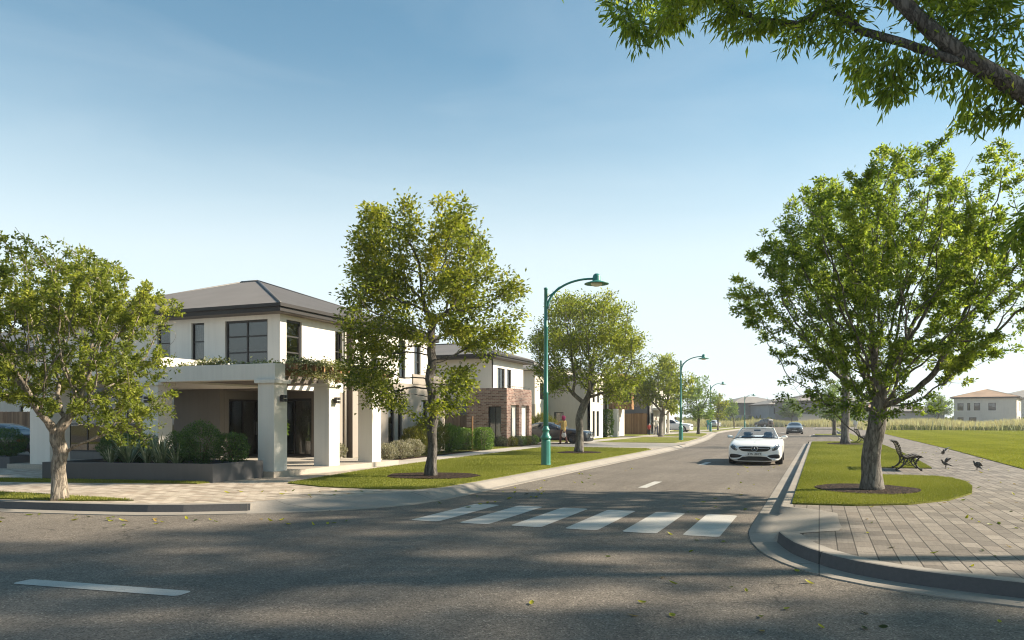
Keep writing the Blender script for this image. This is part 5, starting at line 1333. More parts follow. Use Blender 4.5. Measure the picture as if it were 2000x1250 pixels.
def pigeon(label, loc, rz, pose):
    r = thing('pigeon', label, 'bird', loc, rz, 'pigeons on the plaza path'); r.scale = (0.82,)*3
    b = MB(); tilt = {'stand':0.5,'land':0.35,'fly':0.15}[pose]; zz = {'stand':0.17,'land':0.19,'fly':0.2}[pose]
    ct, st_ = math.cos(tilt), math.sin(tilt)
    T = lambda x,y,z: (x*ct-z*st_*0, y, zz+x*st_+z)
    caps(b,[T(-0.11,0,0),T(-0.05,0,0),T(0.03,0,0.0),T(0.09,0,0.015)],[0.035,0.062,0.07,0.05])
    caps(b,[T(0.09,0,0.02),T(0.125,0,0.06),T(0.135,0,0.085)],[0.045,0.034,0.033])
    caps(b,[T(-0.10,0,0),T(-0.17,0,-0.005),T(-0.24,0,-0.012)],[0.035,0.028,0.02])
    b.add([T(-0.15,0.03,0.0),T(-0.27,0.055,-0.02),T(-0.27,-0.055,-0.02),T(-0.15,-0.03,0.0),T(-0.15,0.03,0.02),T(-0.27,0.055,-0.005),T(-0.27,-0.055,-0.005),T(-0.15,-0.03,0.02)],[(3,2,1,0),(4,5,6,7),(0,1,5,4),(1,2,6,5),(2,3,7,6),(3,0,4,7)])
    body = remesh(b, 0.012, 'body', MATS['pigeon_feather'], r)
    hx = T(0.165,0,0.085); MB().tube([hx,(hx[0]+0.02,0,hx[2]-0.003),(hx[0]+0.035,0,hx[2]-0.012)],[0.011,0.007,0.002],6).build('beak', MATS['pigeon_beak'], r)
    for s in (-1,1):
        root_ = T(0.05,0.05*s,0.03)
        if pose == 'stand': tipv = (-0.20,0.015*s,-0.075); w = 0.085; nrm = Vector((0,s,0.3))
        elif pose == 'land': tipv = (-0.16,0.16*s,0.16); w = 0.10; nrm = Vector((0.3,-s*0.6,0.6))
        else: tipv = (-0.04,0.24*s,0.17); w = 0.11; nrm = Vector((0.2,-0.5*s,0.8))
        tip = Vector(root_)+Vector(tipv)*1.1; a = Vector(root_); d = (tip-a); side_ = d.cross(nrm).normalized()
        if side_.x > 0: side_ = -side_
        m = MB(); vs = []; fs = []; N = 8
        for k in range(N+1):
            t = k/N; c = a.lerp(tip,t)+Vector((0,0,0.05*math.sin(t*3.1)*(0 if pose=='stand' else 1)))
            ww = w*(0.9+0.35*math.sin(t*2.6))*(1-t**3)+0.012; th = 0.008*(1-t)+0.002; nn = nrm.normalized()*th
            e = c+side_*ww*(1+0.12*(k%2))
            vs += [tuple(c+nn),tuple(e+nn*0.3),tuple(e-nn*0.3),tuple(c-nn)]
        for k in range(N):
            for j in range(4): fs.append((4*k+j,4*k+(j+1)%4,4*k+4+(j+1)%4,4*k+4+j))
        fs += [(0,3,2,1),(4*N,4*N+1,4*N+2,4*N+3)]
        m.add(vs,fs,True).build('wing', MATS['pigeon_wing' if pose=='fly' else 'pigeon_feather'], r)
        if pose != 'fly' or True:
            l0 = T(-0.01,0.03*s,-0.05); ground = 0.0 if pose != 'fly' else l0[2]-0.06
            m = MB().tube([l0,(l0[0]+0.01,l0[1],(l0[2]+ground)/2),(l0[0]+0.0,l0[1],ground+0.006)],[0.014,0.007,0.006],6)
            for da in (-0.5,0,0.5): m.tube([(l0[0],l0[1],ground+0.006),(l0[0]+0.035*math.cos(da),l0[1]+0.035*math.sin(da),ground+0.004)],[0.005,0.003],5)
            m.build('leg', MATS['pigeon_beak'], r)
    return r
pigeon('dark pigeon landing with half-raised wings on the plaza path', (3.72,27.7,0.152), LZ+R(165), 'land')
pigeon('dark pigeon standing on the path, rightmost of the birds', (4.5,27.2,0.152), LZ+R(115), 'stand')
pigeon('pale pigeon flying with both wings spread above the path', (3.9,29.6,0.42), LZ+R(250), 'fly')

# ================================================================ fallen leaves
LEAFM = [leaf_mat('fallen_leaf_yellow',(0.36,0.34,0.04),(0.36,0.34,0.04),(0.36,0.34,0.04),0.3,0.2), leaf_mat('fallen_leaf_green',(0.16,0.19,0.03),(0.16,0.19,0.03),(0.16,0.19,0.03),0.3,0.2), leaf_mat('fallen_leaf_dark',(0.05,0.06,0.02),(0.05,0.06,0.02),(0.05,0.06,0.02),0.2,0.2), leaf_mat('fallen_leaf_ochre',(0.30,0.20,0.05),(0.30,0.20,0.05),(0.30,0.20,0.05),0.3,0.2)]
def leaf_mesh(seed, mat):
    r = random.Random(seed); vs = []; fs = []; N = 6
    bend = r.uniform(0.25,0.7); curl = r.uniform(0.2,0.6)
    for i in range(N+1):
        t = i/N; w = 0.27*math.sin(math.pi*min(1,0.06+t*0.94))**0.8*(1-0.25*t); z = bend*(t-0.5)**2
        vs += [(t-0.5,-w,z+curl*w),(t-0.5,0,z),(t-0.5,w,z+curl*w)]
    for i in range(N): o = 3*i; fs += [(o,o+1,o+4,o+3),(o+1,o+2,o+5,o+4)]
    vs += [(-0.5,-0.012,bend*0.25),(-0.5,0.012,bend*0.25),(-0.72,0.0,bend*0.4)]; fs.append((3*N+3,3*N+4,3*N+5))
    me = bpy.data.meshes.new('fallen_leaf'); me.from_pydata(vs,[],fs); me.polygons.foreach_set('use_smooth',[True]*len(fs)); me.materials.append(mat); return me
LM = [leaf_mesh(i, LEAFM[[0,1,0,2,3,1,0][i]]) for i in range(7)]
rl = random.Random(12)
def drop(x, y, z, lab, grp, s):
    o = bpy.data.objects.new('fallen_leaf', LM[rl.randrange(7)]); col.objects.link(o)
    o.location = (x,y,z+0.003); o.rotation_euler = (rl.gauss(0,0.25), rl.gauss(0,0.25), rl.uniform(0,6.28)); o.scale = (s,s*rl.uniform(0.8,1.2),s)
    tag(o, lab, 'leaf', grp)
def scatter(n, region, z, lab, grp, smin=0.055, smax=0.105):
    k = 0
    while k < n:
        x, y = region(); 
        if depth(x,y) < 3: continue
        drop(x,y,z,lab,grp,rl.uniform(smin,smax)); k += 1
def near_road():
    while True:
        x, y = rl.uniform(-2.6,3.4), rl.uniform(4.3,11.5)
        kx = np.interp(y,[7.4,8.3,8.8,10.1,11.5],[3.6,1.0,0.2,-0.7,-1.05]) if y > 7.3 else 9
        if x < kx-0.1: return x, y
scatter(44, near_road, 0.004, 'small fallen leaf lying on the near asphalt', 'fallen leaves on the near asphalt')
def plaza():
    while True:
        x, y = rl.uniform(-0.2,6.2), rl.uniform(8.4,24)
        kx = np.interp(y,[8.4,8.8,9.4,10.3,11.0,14.5],[1.6,0.8,0.3,-0.1,0.4,0.4])
        if x > kx+0.15 and not inside(RISL[0],x,y) and not (y < 8.1): return x, y
scatter(78, plaza, 0.152, 'small fallen leaf on the grey plaza pavers', 'fallen leaves on the plaza pavers')
scatter(34, lambda: (rl.uniform(3.7,6.0), rl.uniform(24,44)), 0.152, 'tiny dark fallen leaf along the plaza path', 'fallen leaves along the plaza path', 0.06, 0.11)
scatter(30, lambda: (-7.2+abs(rl.gauss(0,0.9)), rl.uniform(13,26)), 0.004, 'small yellow fallen leaf at the left street kerb', 'fallen leaves at the left street kerb', 0.08, 0.14)
scatter(34, lambda: (lambda t: (-14+7*t, 9.5+1.6*t**1.5-abs(rl.gauss(0,0.45))))(rl.random()), 0.004, 'small yellow fallen leaf along the left corner kerb', 'fallen leaves along the left corner kerb', 0.08, 0.13)
scatter(24, lambda: (rl.uniform(-2.6,-1.15), rl.uniform(13,32)), 0.004, 'small fallen leaf on the street beside the right kerb', 'fallen leaves beside the right kerb', 0.08, 0.13)
scatter(14, lambda: (rl.uniform(-12,-8.6), rl.uniform(12.3,14.4)), 0.152, 'small fallen leaf on the tan corner paving', 'fallen leaves on the tan corner paving', 0.08, 0.13)
# ================================================================ cars
def paint(name, c, coat=0.6, rough=0.35, metal=0.0):
    t = NT(name); vec = t.coord()
    cc = t.ramp(t.noise(vec, 2.0, 4), [(0.3, tuple(x*0.97 for x in c)), (0.7, c)])
    b = t.bsdf(cc, rough, None, metal, 0.5, coat); MATS[name] = t.done(b); return MATS[name]
paint('car_white', (0.84,0.835,0.82)); paint('car_dark', (0.055,0.055,0.06), 0.7, 0.35, 0.3); paint('car_black', (0.02,0.02,0.023), 0.6, 0.3)
paint('car_grey', (0.12,0.125,0.135), 0.7, 0.35, 0.4); paint('car_silver', (0.50,0.51,0.53), 0.6, 0.3, 0.3); paint('car_brown', (0.06,0.052,0.046), 0.5, 0.35, 0.2)
pm('tyre_rubber', (0.022,0.021,0.021), 0.85, 0.15, 6); pm('rim_dark', (0.07,0.07,0.072), 0.35, 0.1, 4, metal=0.8); pm('rim_silver', (0.45,0.45,0.46), 0.3, 0.1, 4, metal=0.8)
pm('black_plastic', (0.012,0.012,0.013), 0.45, 0.1, 4); pm('chrome', (0.62,0.62,0.62), 0.15, 0.04, 4, metal=1.0); pm('headlight_glass', (0.07,0.07,0.075), 0.08, 0.25, 14, spec=0.8, coat=0.6)
pm('taillight_red', (0.30,0.018,0.014), 0.25, 0.1, 6, coat=0.5); pm('plate_white', (0.62,0.62,0.60), 0.5, 0.05, 6); pm('plate_ink', (0.06,0.06,0.07), 0.6, 0.05, 6)
pm('seat_leather', (0.05,0.052,0.058), 0.6, 0.1, 4); pm('calliper_red', (0.35,0.03,0.025), 0.4, 0.1, 4)
def car_glass():
    t = NT('car_glass'); k = schlick(t, 0.05)
    tr = t.n('ShaderNodeBsdfTransparent'); tr.inputs[0].default_value = (0.93,0.95,0.96,1); gl = t.n('ShaderNodeBsdfGlossy'); gl.inputs['Roughness'].default_value = 0.01
    m = t.n('ShaderNodeMixShader'); t.l(k, m.inputs[0]); t.l(tr.outputs[0], m.inputs[1]); t.l(gl.outputs[0], m.inputs[2]); MATS['car_glass'] = t.done(m.outputs[0])
    MATS['car_tint'] = pm('car_tint', (0.018,0.02,0.024), 0.04, 0.05, 3, spec=0.9, coat=0.5)
car_glass()

def car_body(stations, wheels, wr, arch, paintm, root, name='body'):
    """stations: (y, w, zb, zmid, zbelt, wt, zte, ztop); front at -Y"""
    vs = []; fs = []; K = 8
    for y,w,zb,zm,zbe,wt,zte,ztp in stations:
        half = [(0,zb),(w*0.80,zb),(w*0.965,zb+0.10),(w,zm),(w*0.965,zbe),(wt,zte),(wt*0.55,zte+(ztp-zte)*0.8),(0,ztp)]
        full = half+[(-x,z) for x,z in half[-2:0:-1]]
        vs += [(x,y,z) for x,z in full]
    n = 2*K-2; m = len(stations)
    for i in range(m-1):
        for k in range(n): fs.append((i*n+k,(i+1)*n+k,(i+1)*n+(k+1)%n,i*n+(k+1)%n))
    def cap(i, rev):
        b = i*n; out = []
        for k in range(K-1):
            a,c = k,k+1; a2,c2 = (n-k)%n,(n-k-1)%n
            f = [b+a,b+c,b+c2,b+a2]; f = list(dict.fromkeys(f)); out.append(tuple(f[::-1] if rev else f))
        return out
    fs += cap(0,False)+cap(m-1,True)
    mb = MB().add(vs, fs, True); o = mb.build(name, paintm, None)
    bm = bmesh.new(); bm.from_mesh(o.data); bmesh.ops.recalc_face_normals(bm, faces=bm.faces)
    bm.to_mesh(o.data); bm.free()
    sub = o.modifiers.new('s','SUBSURF'); sub.levels = 2; sub.render_levels = 2
    cut = MB()
    for wy in wheels:
        for s in (-1,1):
            c = MB().lathe([(arch,-0.28),(arch,0.40)],36).turn(Matrix.Translation((s*0.75,wy,wr))@Matrix.Rotation(R(90)*s,4,'Y'))
            cut.add(c.v, c.f)
    co_ = cut.build('cutter', paintm, None)
    bm = bmesh.new(); bm.from_mesh(co_.data); bmesh.ops.recalc_face_normals(bm, faces=bm.faces); bm.to_mesh(co_.data); bm.free()
    bo = o.modifiers.new('b','BOOLEAN'); bo.operation = 'DIFFERENCE'; bo.object = co_; bo.solver = 'EXACT'
    dg = bpy.context.evaluated_depsgraph_get(); me = bpy.data.meshes.new_from_object(o.evaluated_get(dg)); me.name = name
    sub2 = o.modifiers.remove(bo); dg = bpy.context.evaluated_depsgraph_get(); me0 = bpy.data.meshes.new_from_object(o.evaluated_get(dg))
    bvh = BVHTree.FromPolygons([v.co.copy() for v in me0.vertices], [tuple(p.vertices) for p in me0.polygons])
    bpy.data.meshes.remove(me0); bpy.data.objects.remove(co_); bpy.data.objects.remove(o)
    b = link(name, me, None, root); smooth_by_angle(b, 45)
    if not me.materials: me.materials.append(paintm)
    return b, bvh
def patch(bvh, outline, axis, name, mat, parent, proud=0.006, step=0.035, sink=0.0):
    """panel that follows the body: outline in (x,z) for axis 'F' front / 'B' back, (y,z) for 'L','R', (x,y) for 'T'"""
    pts = [Vector(p) for p in outline]; n = len(pts)
    xs = [p.x for p in pts]; ys = [p.y for p in pts]; grid = []
    x = min(xs)+step/2
    while x < max(xs):
        y = min(ys)+step/2
        while y < max(ys):
            if bool(inside([tuple(p) for p in pts], np.array([x]), np.array([y]))[0]): grid.append(Vector((x,y)))
            y += step
        x += step
    r = delaunay_2d_cdt(pts+grid, [], [list(range(n))], 1, 1e-5)
    top = []; D = {'F':Vector((0,1,0)),'B':Vector((0,-1,0)),'R':Vector((-1,0,0)),'L':Vector((1,0,0)),'T':Vector((0,0,-1))}[axis]
    for p in r[0]:
        o = {'F':Vector((p.x,-6,p.y)),'B':Vector((p.x,6,p.y)),'R':Vector((4,p.x,p.y)),'L':Vector((-4,p.x,p.y)),'T':Vector((p.x,p.y,4))}[axis]
        h = bvh.ray_cast(o, D)
        if h[0] is None: h = bvh.find_nearest(o+D*4); 
        top.append(h[0]-D*proud)
    m = len(top); vs = top+[p+D*(proud+0.012) for p in top]; fs = [tuple(f) for f in r[2]]
    from collections import Counter
    ed = Counter(); 
    for f in fs:
        for a,b in zip(f,f[1:]+f[:1]): ed[(a,b)] += 1
    side_ = [(a,b,b+m,a+m) for (a,b) in ed if (b,a) not in ed]
    mb = MB().add(vs, fs, True); mb.add([],[]); mb.f += side_+[tuple(i+m for i in f[::-1]) for f in fs]; mb.sm += [False]*(len(side_)+len(fs))
    o = mb.build(name, mat, parent)
    bm = bmesh.new(); bm.from_mesh(o.data); bmesh.ops.recalc_face_normals(bm, faces=bm.faces); bm.to_mesh(o.data); bm.free()
    return o
def mirror(o): return [(-x,z) for x,z in o]
def smooth_poly(pts, it=2):
    for _ in range(it):
        q = []
        for a,b in zip(pts, pts[1:]+pts[:1]):
            q += [(a[0]*0.75+b[0]*0.25,a[1]*0.75+b[1]*0.25),(a[0]*0.25+b[0]*0.75,a[1]*0.25+b[1]*0.75)]
        pts = q
    return pts
def wheel(root, x, y, r, w, rimm, spokes=10, turn=0.0, cal=False):
    s = 1 if x > 0 else -1
    e = bpy.data.objects.new('wheel', None); col.objects.link(e); e.parent = root; e.location = (x,y,r); e.rotation_euler = (0,0,turn)
    M = Matrix.Rotation(R(90)*s,4,'Y')
    MB().lathe([(r*0.68,-w/2),(r*0.93,-w/2),(r*0.99,-w*0.36),(r,0),(r*0.99,w*0.36),(r*0.93,w/2),(r*0.70,w/2),(r*0.67,w*0.3),(r*0.67,-w*0.3)],40).turn(M).build('tyre', MATS['tyre_rubber'], e)
    m = MB().lathe([(r*0.70,w*0.40),(r*0.71,w*0.46),(r*0.66,w*0.47),(r*0.64,w*0.36),(r*0.63,-w*0.2)],36)
    m.lathe([(r*0.66,-w*0.2),(r*0.66,-w*0.15)],24)
    for k in range(spokes):
        a = 2*math.pi*k/spokes; m.bar((r*0.1*math.cos(a),r*0.1*math.sin(a),w*0.36),(r*0.66*math.cos(a),r*0.66*math.sin(a),w*0.43),0.032 if spokes > 7 else 0.06,0.02,(0,0,1))
    m.lathe([(r*0.17,w*0.3),(r*0.17,w*0.40),(r*0.1,w*0.43),(0.001,w*0.43)],16)
    m.turn(M).build('rim', MATS[rimm], e)
    if cal:
        c = MB(); 
        for a in (2.4,2.8,3.2): c.bar((r*0.45*math.cos(a),r*0.45*math.sin(a),0.02),(r*0.45*math.cos(a+0.4),r*0.45*math.sin(a+0.4),0.02),0.08,0.05)
        c.turn(M).build('brake_calliper', MATS['calliper_red'], e)
    return e
def mirror_part(root, x, y, z, paintm, s):
    m = MB(); caps(m,[(x+0.05*s,y,z),(x+0.16*s,y-0.01,z+0.015)],[0.055,0.065],12)
    m.v = [(a,b*1.0,c) for a,b,c in m.v]
    o = m.build('mirror', paintm, root); MB().bar((x-0.08*s,y+0.03,z-0.07),(x+0.07*s,y,z-0.04),0.05,0.025).build('mirror_arm', MATS['black_plastic'], o)
    MB().box(x+0.02*s,y+0.064,z-0.05,x+0.18*s,y+0.068,z+0.05).build('mirror_glass', MATS['chrome'], o)
GLY = {'1':['010','110','010','010','111'],'T':['111','010','010','010','010'],'S':['111','100','111','001','111'],'2':['111','001','111','100','111'],'D':['110','101','101','101','110'],'V':['101','101','101','101','010'],'O':['111','101','101','101','111'],'7':['111','001','010','010','010'],'Y':['101','101','010','010','010'],'-':['000','000','111','000','000'],'M':['101','111','111','101','101'],' ':['000']*5}
def plate(root, text, x, y, z, w, h, face):
    """number plate; face -1 looks to -Y, +1 to +Y"""
    o = MB().bbox(x-w/2,y-0.008,z-h/2,x+w/2,y+0.008,z+h/2,0.004).build('number_plate', MATS['plate_white'], root)
    m = MB(); n = len(text)*4-1; c = min(w*0.88/n, h*0.62/5); x0 = -n*c/2
    for i,ch in enumerate(text):
        for r_,row in enumerate(GLY[ch]):
            for k,b in enumerate(row):
                if b == '1':
                    a = x0+(i*4+k)*c; xx0, xx1 = (x+a, x+a+c) if face < 0 else (x-a-c, x-a)
                    m.box(xx0, y+face*0.0085, z+h*0.31-(r_+1)*c*h*0.62/(5*c), xx1, y+face*0.012, z+h*0.31-r_*c*h*0.62/(5*c))
    m.build('plate_text', MATS['plate_ink'], o)
def emblem(root, x, y, z, r):
    """ring with a three-pointed star"""
    o = MB().tube([(x+r*math.cos(a),y,z+r*math.sin(a)) for a in [2*math.pi*k/28 for k in range(29)]], r*0.09, 8, caps=False).build('emblem', MATS['chrome'], root)
    m = MB()
    for k in range(3):
        a = R(90+120*k); t = (x+r*0.95*math.cos(a),y,z+r*0.95*math.sin(a)); 
        l = (x+r*0.16*math.cos(a+R(60)),y,z+r*0.16*math.sin(a+R(60))); q = (x+r*0.16*math.cos(a-R(60)),y,z+r*0.16*math.sin(a-R(60)))
        c0 = (x,y-0.012,z); c1 = (x,y+0.012,z)
        m.add([t,l,q,c0,c1],[(0,1,3),(0,3,2),(0,4,1),(0,2,4),(1,4,2,3)])
    m.build('star', MATS['chrome'], o)
def front_sport(root, bvh, paintm, z0=0.0, star=True, txt='1TS 2DY7', yf=-2.45):
    K = MATS['black_plastic']
    g = patch(bvh, smooth_poly([(-0.50,0.715),(0.50,0.715),(0.555,0.66),(0.46,0.545),(0.25,0.515),(-0.25,0.515),(-0.46,0.545),(-0.555,0.66)],2), 'F', 'grille', K, root, 0.010)
    h = bvh.ray_cast(Vector((0,-6,0.625)), Vector((0,1,0)))[0]
    for s in (-1,1):
        m = MB(); pts = []
        for k in range(7):
            xx = s*(0.13+0.36*k/6); q = bvh.ray_cast(Vector((xx,-6,0.632)), Vector((0,1,0)))[0]; pts.append((xx,q.y-0.022,0.632))
        m.tube(pts,[0.012]*7,8).build('grille_bar', MATS['chrome'], g)
    if star: emblem(g, 0, h.y-0.028, 0.625, 0.098)
    for s in (-1,1):
        L = [(0.575,0.56),(0.61,0.68),(0.69,0.765),(0.79,0.80),(0.865,0.80),(0.85,0.70),(0.78,0.62),(0.66,0.55)]
        L = smooth_poly(L,1); L = L if s > 0 else mirror(L)
        hl = patch(bvh, L, 'F', 'headlight', MATS['headlight_glass'], root, 0.008)
        D = smooth_poly([(0.60,0.60),(0.625,0.70),(0.70,0.765),(0.82,0.79),(0.83,0.775),(0.72,0.742),(0.655,0.69),(0.63,0.60)],1); D = D if s > 0 else mirror(D)
        patch(bvh, D, 'F', 'light_strip', MATS['chrome'], hl, 0.014, 0.03)
        I = smooth_poly([(0.37,0.335),(0.52,0.40),(0.78,0.43),(0.845,0.40),(0.85,0.27),(0.62,0.275),(0.48,0.30)],1); I = I if s > 0 else mirror(I)
        patch(bvh, I, 'F', 'air_intake', K, root, 0.010)
    patch(bvh, smooth_poly([(-0.42,0.335),(0.42,0.335),(0.60,0.205),(0.56,0.17),(-0.56,0.17),(-0.60,0.205)],1), 'F', 'air_intake', K, root, 0.012)
    for s in (-1,1):
        pts = []
        for xx,zz in ((0.30,0.372),(0.40,0.345),(0.52,0.262),(0.62,0.225),(0.80,0.225)):
            q = bvh.ray_cast(Vector((xx*s,-6,zz)), Vector((0,1,0)))[0] or h; pts.append((xx*s,q.y-0.02,zz))
        MB().tube(pts,[0.018,0.02,0.02,0.02,0.016],8).build('bumper_trim', paintm, root)
    q = bvh.ray_cast(Vector((0,-6,0.425)), Vector((0,1,0)))[0]
    plate(root, txt, 0, q.y-0.03, 0.425, 0.50, 0.125, -1)

# station table: (y, w, zbottom, zmid, zbelt, wtop, ztopedge, ztop)
COUPE = [(-2.47,.70,.15,.44,.60,.50,.68,.70),(-2.40,.88,.11,.46,.68,.62,.755,.775),(-2.15,.94,.13,.50,.77,.72,.845,.87),(-1.55,.95,.17,.55,.85,.76,.915,.945),(-0.85,.95,.17,.58,.905,.78,.965,.995),
         (-.60,.95,.17,.58,.92,.755,1.01,1.04),(.05,.95,.17,.58,.935,.615,1.325,1.375),(.65,.95,.17,.58,.94,.59,1.365,1.42),(1.25,.955,.17,.60,.95,.57,1.28,1.335),(1.85,.955,.18,.62,.955,.62,1.06,1.10),(2.15,.92,.22,.62,.93,.66,.985,1.005),(2.42,.84,.28,.60,.86,.60,.93,.945),(2.50,.74,.34,.58,.80,.55,.87,.885)]
CABRIO = [s if s[0] < -0.8 else None for s in COUPE]; CABRIO = [s for s in CABRIO if s]+[(-.60,.95,.17,.58,.92,.77,.975,1.0),(.05,.95,.17,.58,.925,.74,.965,.975),(.65,.95,.17,.58,.93,.74,.97,.98),(1.25,.955,.17,.60,.94,.74,.985,1.0)]+COUPE[9:]
SUVB = [(-2.33,.68,.30,.58,.78,.55,.86,.88),(-2.25,.86,.25,.60,.86,.66,.95,.975),(-2.0,.925,.22,.62,.93,.74,1.02,1.045),(-1.45,.945,.22,.66,.98,.78,1.06,1.09),(-0.95,.945,.22,.68,1.0,.775,1.09,1.12),(-.75,.945,.22,.68,1.0,.75,1.13,1.16),(-.15,.945,.22,.68,1.01,.64,1.54,1.59),(.5,.945,.22,.68,1.02,.63,1.59,1.645),(1.3,.945,.22,.70,1.03,.61,1.55,1.60),(1.85,.94,.23,.72,1.03,.60,1.45,1.49),(2.12,.92,.28,.72,1.02,.64,1.20,1.23),(2.25,.88,.34,.70,.98,.70,1.05,1.07),(2.32,.78,.40,.68,.92,.62,.97,.985)]
JEEP = [(-2.1,.70,.42,.72,.92,.62,1.0,1.02),(-2.02,.84,.38,.74,1.0,.74,1.06,1.08),(-1.5,.90,.36,.78,1.05,.80,1.12,1.14),(-.85,.90,.36,.80,1.08,.80,1.15,1.18),(-.75,.90,.36,.80,1.08,.79,1.2,1.23),(-.4,.90,.36,.80,1.10,.72,1.72,1.77),(.4,.90,.36,.80,1.10,.72,1.80,1.84),(1.6,.90,.36,.80,1.10,.71,1.80,1.84),(1.95,.89,.38,.80,1.10,.70,1.74,1.78),(2.06,.86,.42,.80,1.09,.72,1.60,1.63),(2.1,.78,.46,.78,1.02,.66,1.45,1.47)]
def side_windows(root, bvh, outs, mat):
    for s in (-1,1):
        for o in outs: patch(bvh, smooth_poly(o,1), 'R' if s > 0 else 'L', 'side_window', mat, root, 0.007, 0.09)
def doors(root, bvh, outs, paintm):
    for s in (-1,1):
        for (y0,y1,z0,z1) in outs:
            m = MB(); pts = []
            for (y,z) in ((y0,z1),(y0+0.03,z0+0.1),(y0+0.1,z0),(y1-0.1,z0),(y1,z0+0.12),(y1+0.02,z1)):
                h = bvh.ray_cast(Vector((4*s,y,z)), Vector((-s,0,0)))[0]
                if h: pts.append((h.x+0.0*s,y,z))
            m.tube(pts, 0.007, 5).build('door_seam', MATS['black_plastic'], root)
            h = bvh.ray_cast(Vector((4*s,y1-0.22,z1-0.12)), Vector((-s,0,0)))[0]
            MB().box(h.x-0.01*s,y1-0.32,z1-0.135,h.x+0.028*s,y1-0.10,z1-0.105).build('door_handle', paintm, root)

# --- white convertible driving towards the camera
cv = thing('convertible_car', 'white open-top convertible driving towards the zebra crossing', 'car', (0,0,0))
pw = MATS['car_white']
cb, cbvh = car_body(CABRIO, (-1.52,1.42), 0.345, 0.385, pw, cv)
front_sport(cv, cbvh, pw)
for s in (-1,1):
    wheel(cv, 0.80*s, -1.52, 0.345, 0.26, 'rim_dark', 10); wheel(cv, 0.80*s, 1.42, 0.345, 0.27, 'rim_dark', 10)
    mirror_part(cv, 0.86*s, -0.50, 1.03, pw, s)
patch(cbvh, smooth_poly([(-.70,-.55),(.70,-.55),(.70,1.25),(-.70,1.25)],1), 'T', 'cabin_floor', MATS['seat_leather'], cv, 0.006, 0.2)
ws = [(-.76,-.83,.985),(-.58,-.10,1.375),(.58,-.10,1.375),(.76,-.83,.985)]
def arc(a, b, bulge, n=8): return [tuple(Vector(a).lerp(Vector(b),k/n)+Vector((0,-bulge[0]*math.sin(math.pi*k/n),bulge[1]*math.sin(math.pi*k/n)))) for k in range(n+1)]
topa = arc(ws[1],ws[2],(0.10,0.03),10); bota = arc(ws[0],ws[3],(0.16,0.02),10)
frame = MB().tube([ws[0]]+topa+[ws[3]], [0.03]+[0.032]*11+[0.03], 8).build('windscreen_frame', pw, cv)
m = MB(); n = 11; m.add(bota+topa, [(k,k+1,n+k+1,n+k) for k in range(10)], True); b2 = [(x,y+0.006,z-0.004) for x,y,z in bota+topa]; m.add(b2, [(k+1,k,n+k,n+k+1) for k in range(10)], True)
m.build('windscreen', MATS['car_glass'], cv)
MB().tube([(x*0.985,y-0.012,z+0.012) for x,y,z in bota],[0.02]*11,6).build('windscreen_seal', MATS['black_plastic'], cv)
for sx in (-.38,.38):
    for sy in (0.28,1.0):
        m = MB(); caps(m,[(sx-.16,sy,0.80),(sx+.16,sy,0.80)],[0.09,0.09]); caps(m,[(sx-.17,sy+.08,0.98),(sx+.17,sy+.08,0.98)],[0.085,0.085]); caps(m,[(sx-.09,sy+.12,1.15),(sx+.09,sy+.12,1.15)],[0.075,0.075]); caps(m,[(sx,sy+.1,0.95),(sx,sy+.12,1.12)],[0.07,0.05])
        m.build('seat', MATS['seat_leather'], cv)
MB().tube([(0.38+0.17*math.cos(a),-0.28+0.06*math.sin(a),1.0+0.16*math.sin(a)) for a in [k*0.4488 for k in range(15)]],0.016,6,caps=False).build('steering_wheel', MATS['black_plastic'], cv)
MB().bbox(-.12,-.22,1.27,.12,-.19,1.335,0.01).build('rear_view_mirror', MATS['black_plastic'], cv)
doors(cv, cbvh, [(-.62,.72,.28,.90)], pw)
MB().lathe([(0.012,0),(0.012,0.012),(0.003,0.02)],10,(0,-2.12,0.865)).build('bonnet_badge', MATS['black_plastic'], cv)
cv.scale = (1.05,1,0.975); cv.location = (-2.30,32.35,0.004); cv.rotation_euler = (0,0,R(1.5))

def sedan(name, label, pmn, loc, rz, rear=False, rim='rim_dark', cal=False, txt='1TS 2DY7', group=None):
    r = thing(name, label, 'car', (0,0,0), 0, group); p = MATS[pmn]; G = MATS['car_tint']
    b, bv = car_body(COUPE, (-1.52,1.42), 0.345, 0.385, p, r)
    front_sport(r, bv, p, txt=txt)
    for s in (-1,1):
        wheel(r, 0.80*s, -1.52, 0.345, 0.26, rim, 10, cal=cal); wheel(r, 0.80*s, 1.42, 0.345, 0.27, rim, 10, cal=cal); mirror_part(r, 0.86*s, -0.50, 1.02, p, s)
    side_windows(r, bv, [[(-.55,1.0),(.02,1.30),(.55,1.345),(.62,0.985),(-.2,.975)],[(.66,.99),(.62,1.345),(1.15,1.27),(1.62,1.04),(1.5,1.0)]], G)
    patch(bv, smooth_poly([(-.70,-.66),(-.60,-.02),(.60,-.02),(.70,-.66),(.35,-.80),(-.35,-.80)],1), 'T', 'windscreen', G, r, 0.007, 0.1)
    patch(bv, smooth_poly([(-.52,1.28),(-.56,1.85),(.56,1.85),(.52,1.28)],1), 'T', 'rear_window', G, r, 0.007, 0.1)
    doors(r, bv, [(-.62,.72,.28,.90)], p)
    for s in (-1,1):
        L = smooth_poly([(.40,.72),(.76,.76),(.78,.62),(.42,.60)],1); patch(bv, L if s > 0 else mirror(L), 'B', 'taillight', MATS['taillight_red'], r, 0.008)
    q = bv.ray_cast(Vector((0,6,0.55)), Vector((0,-1,0)))[0]; plate(r, txt, 0, q.y+0.02, 0.55, 0.5, 0.12, 1)
    r.location = loc; r.rotation_euler = (0,0,rz); return r
sedan('coupe_car', 'dark grey coupe parked across the driveway behind the street tree', 'car_dark', (-16.1,47.75,0.164), R(90), cal=True)
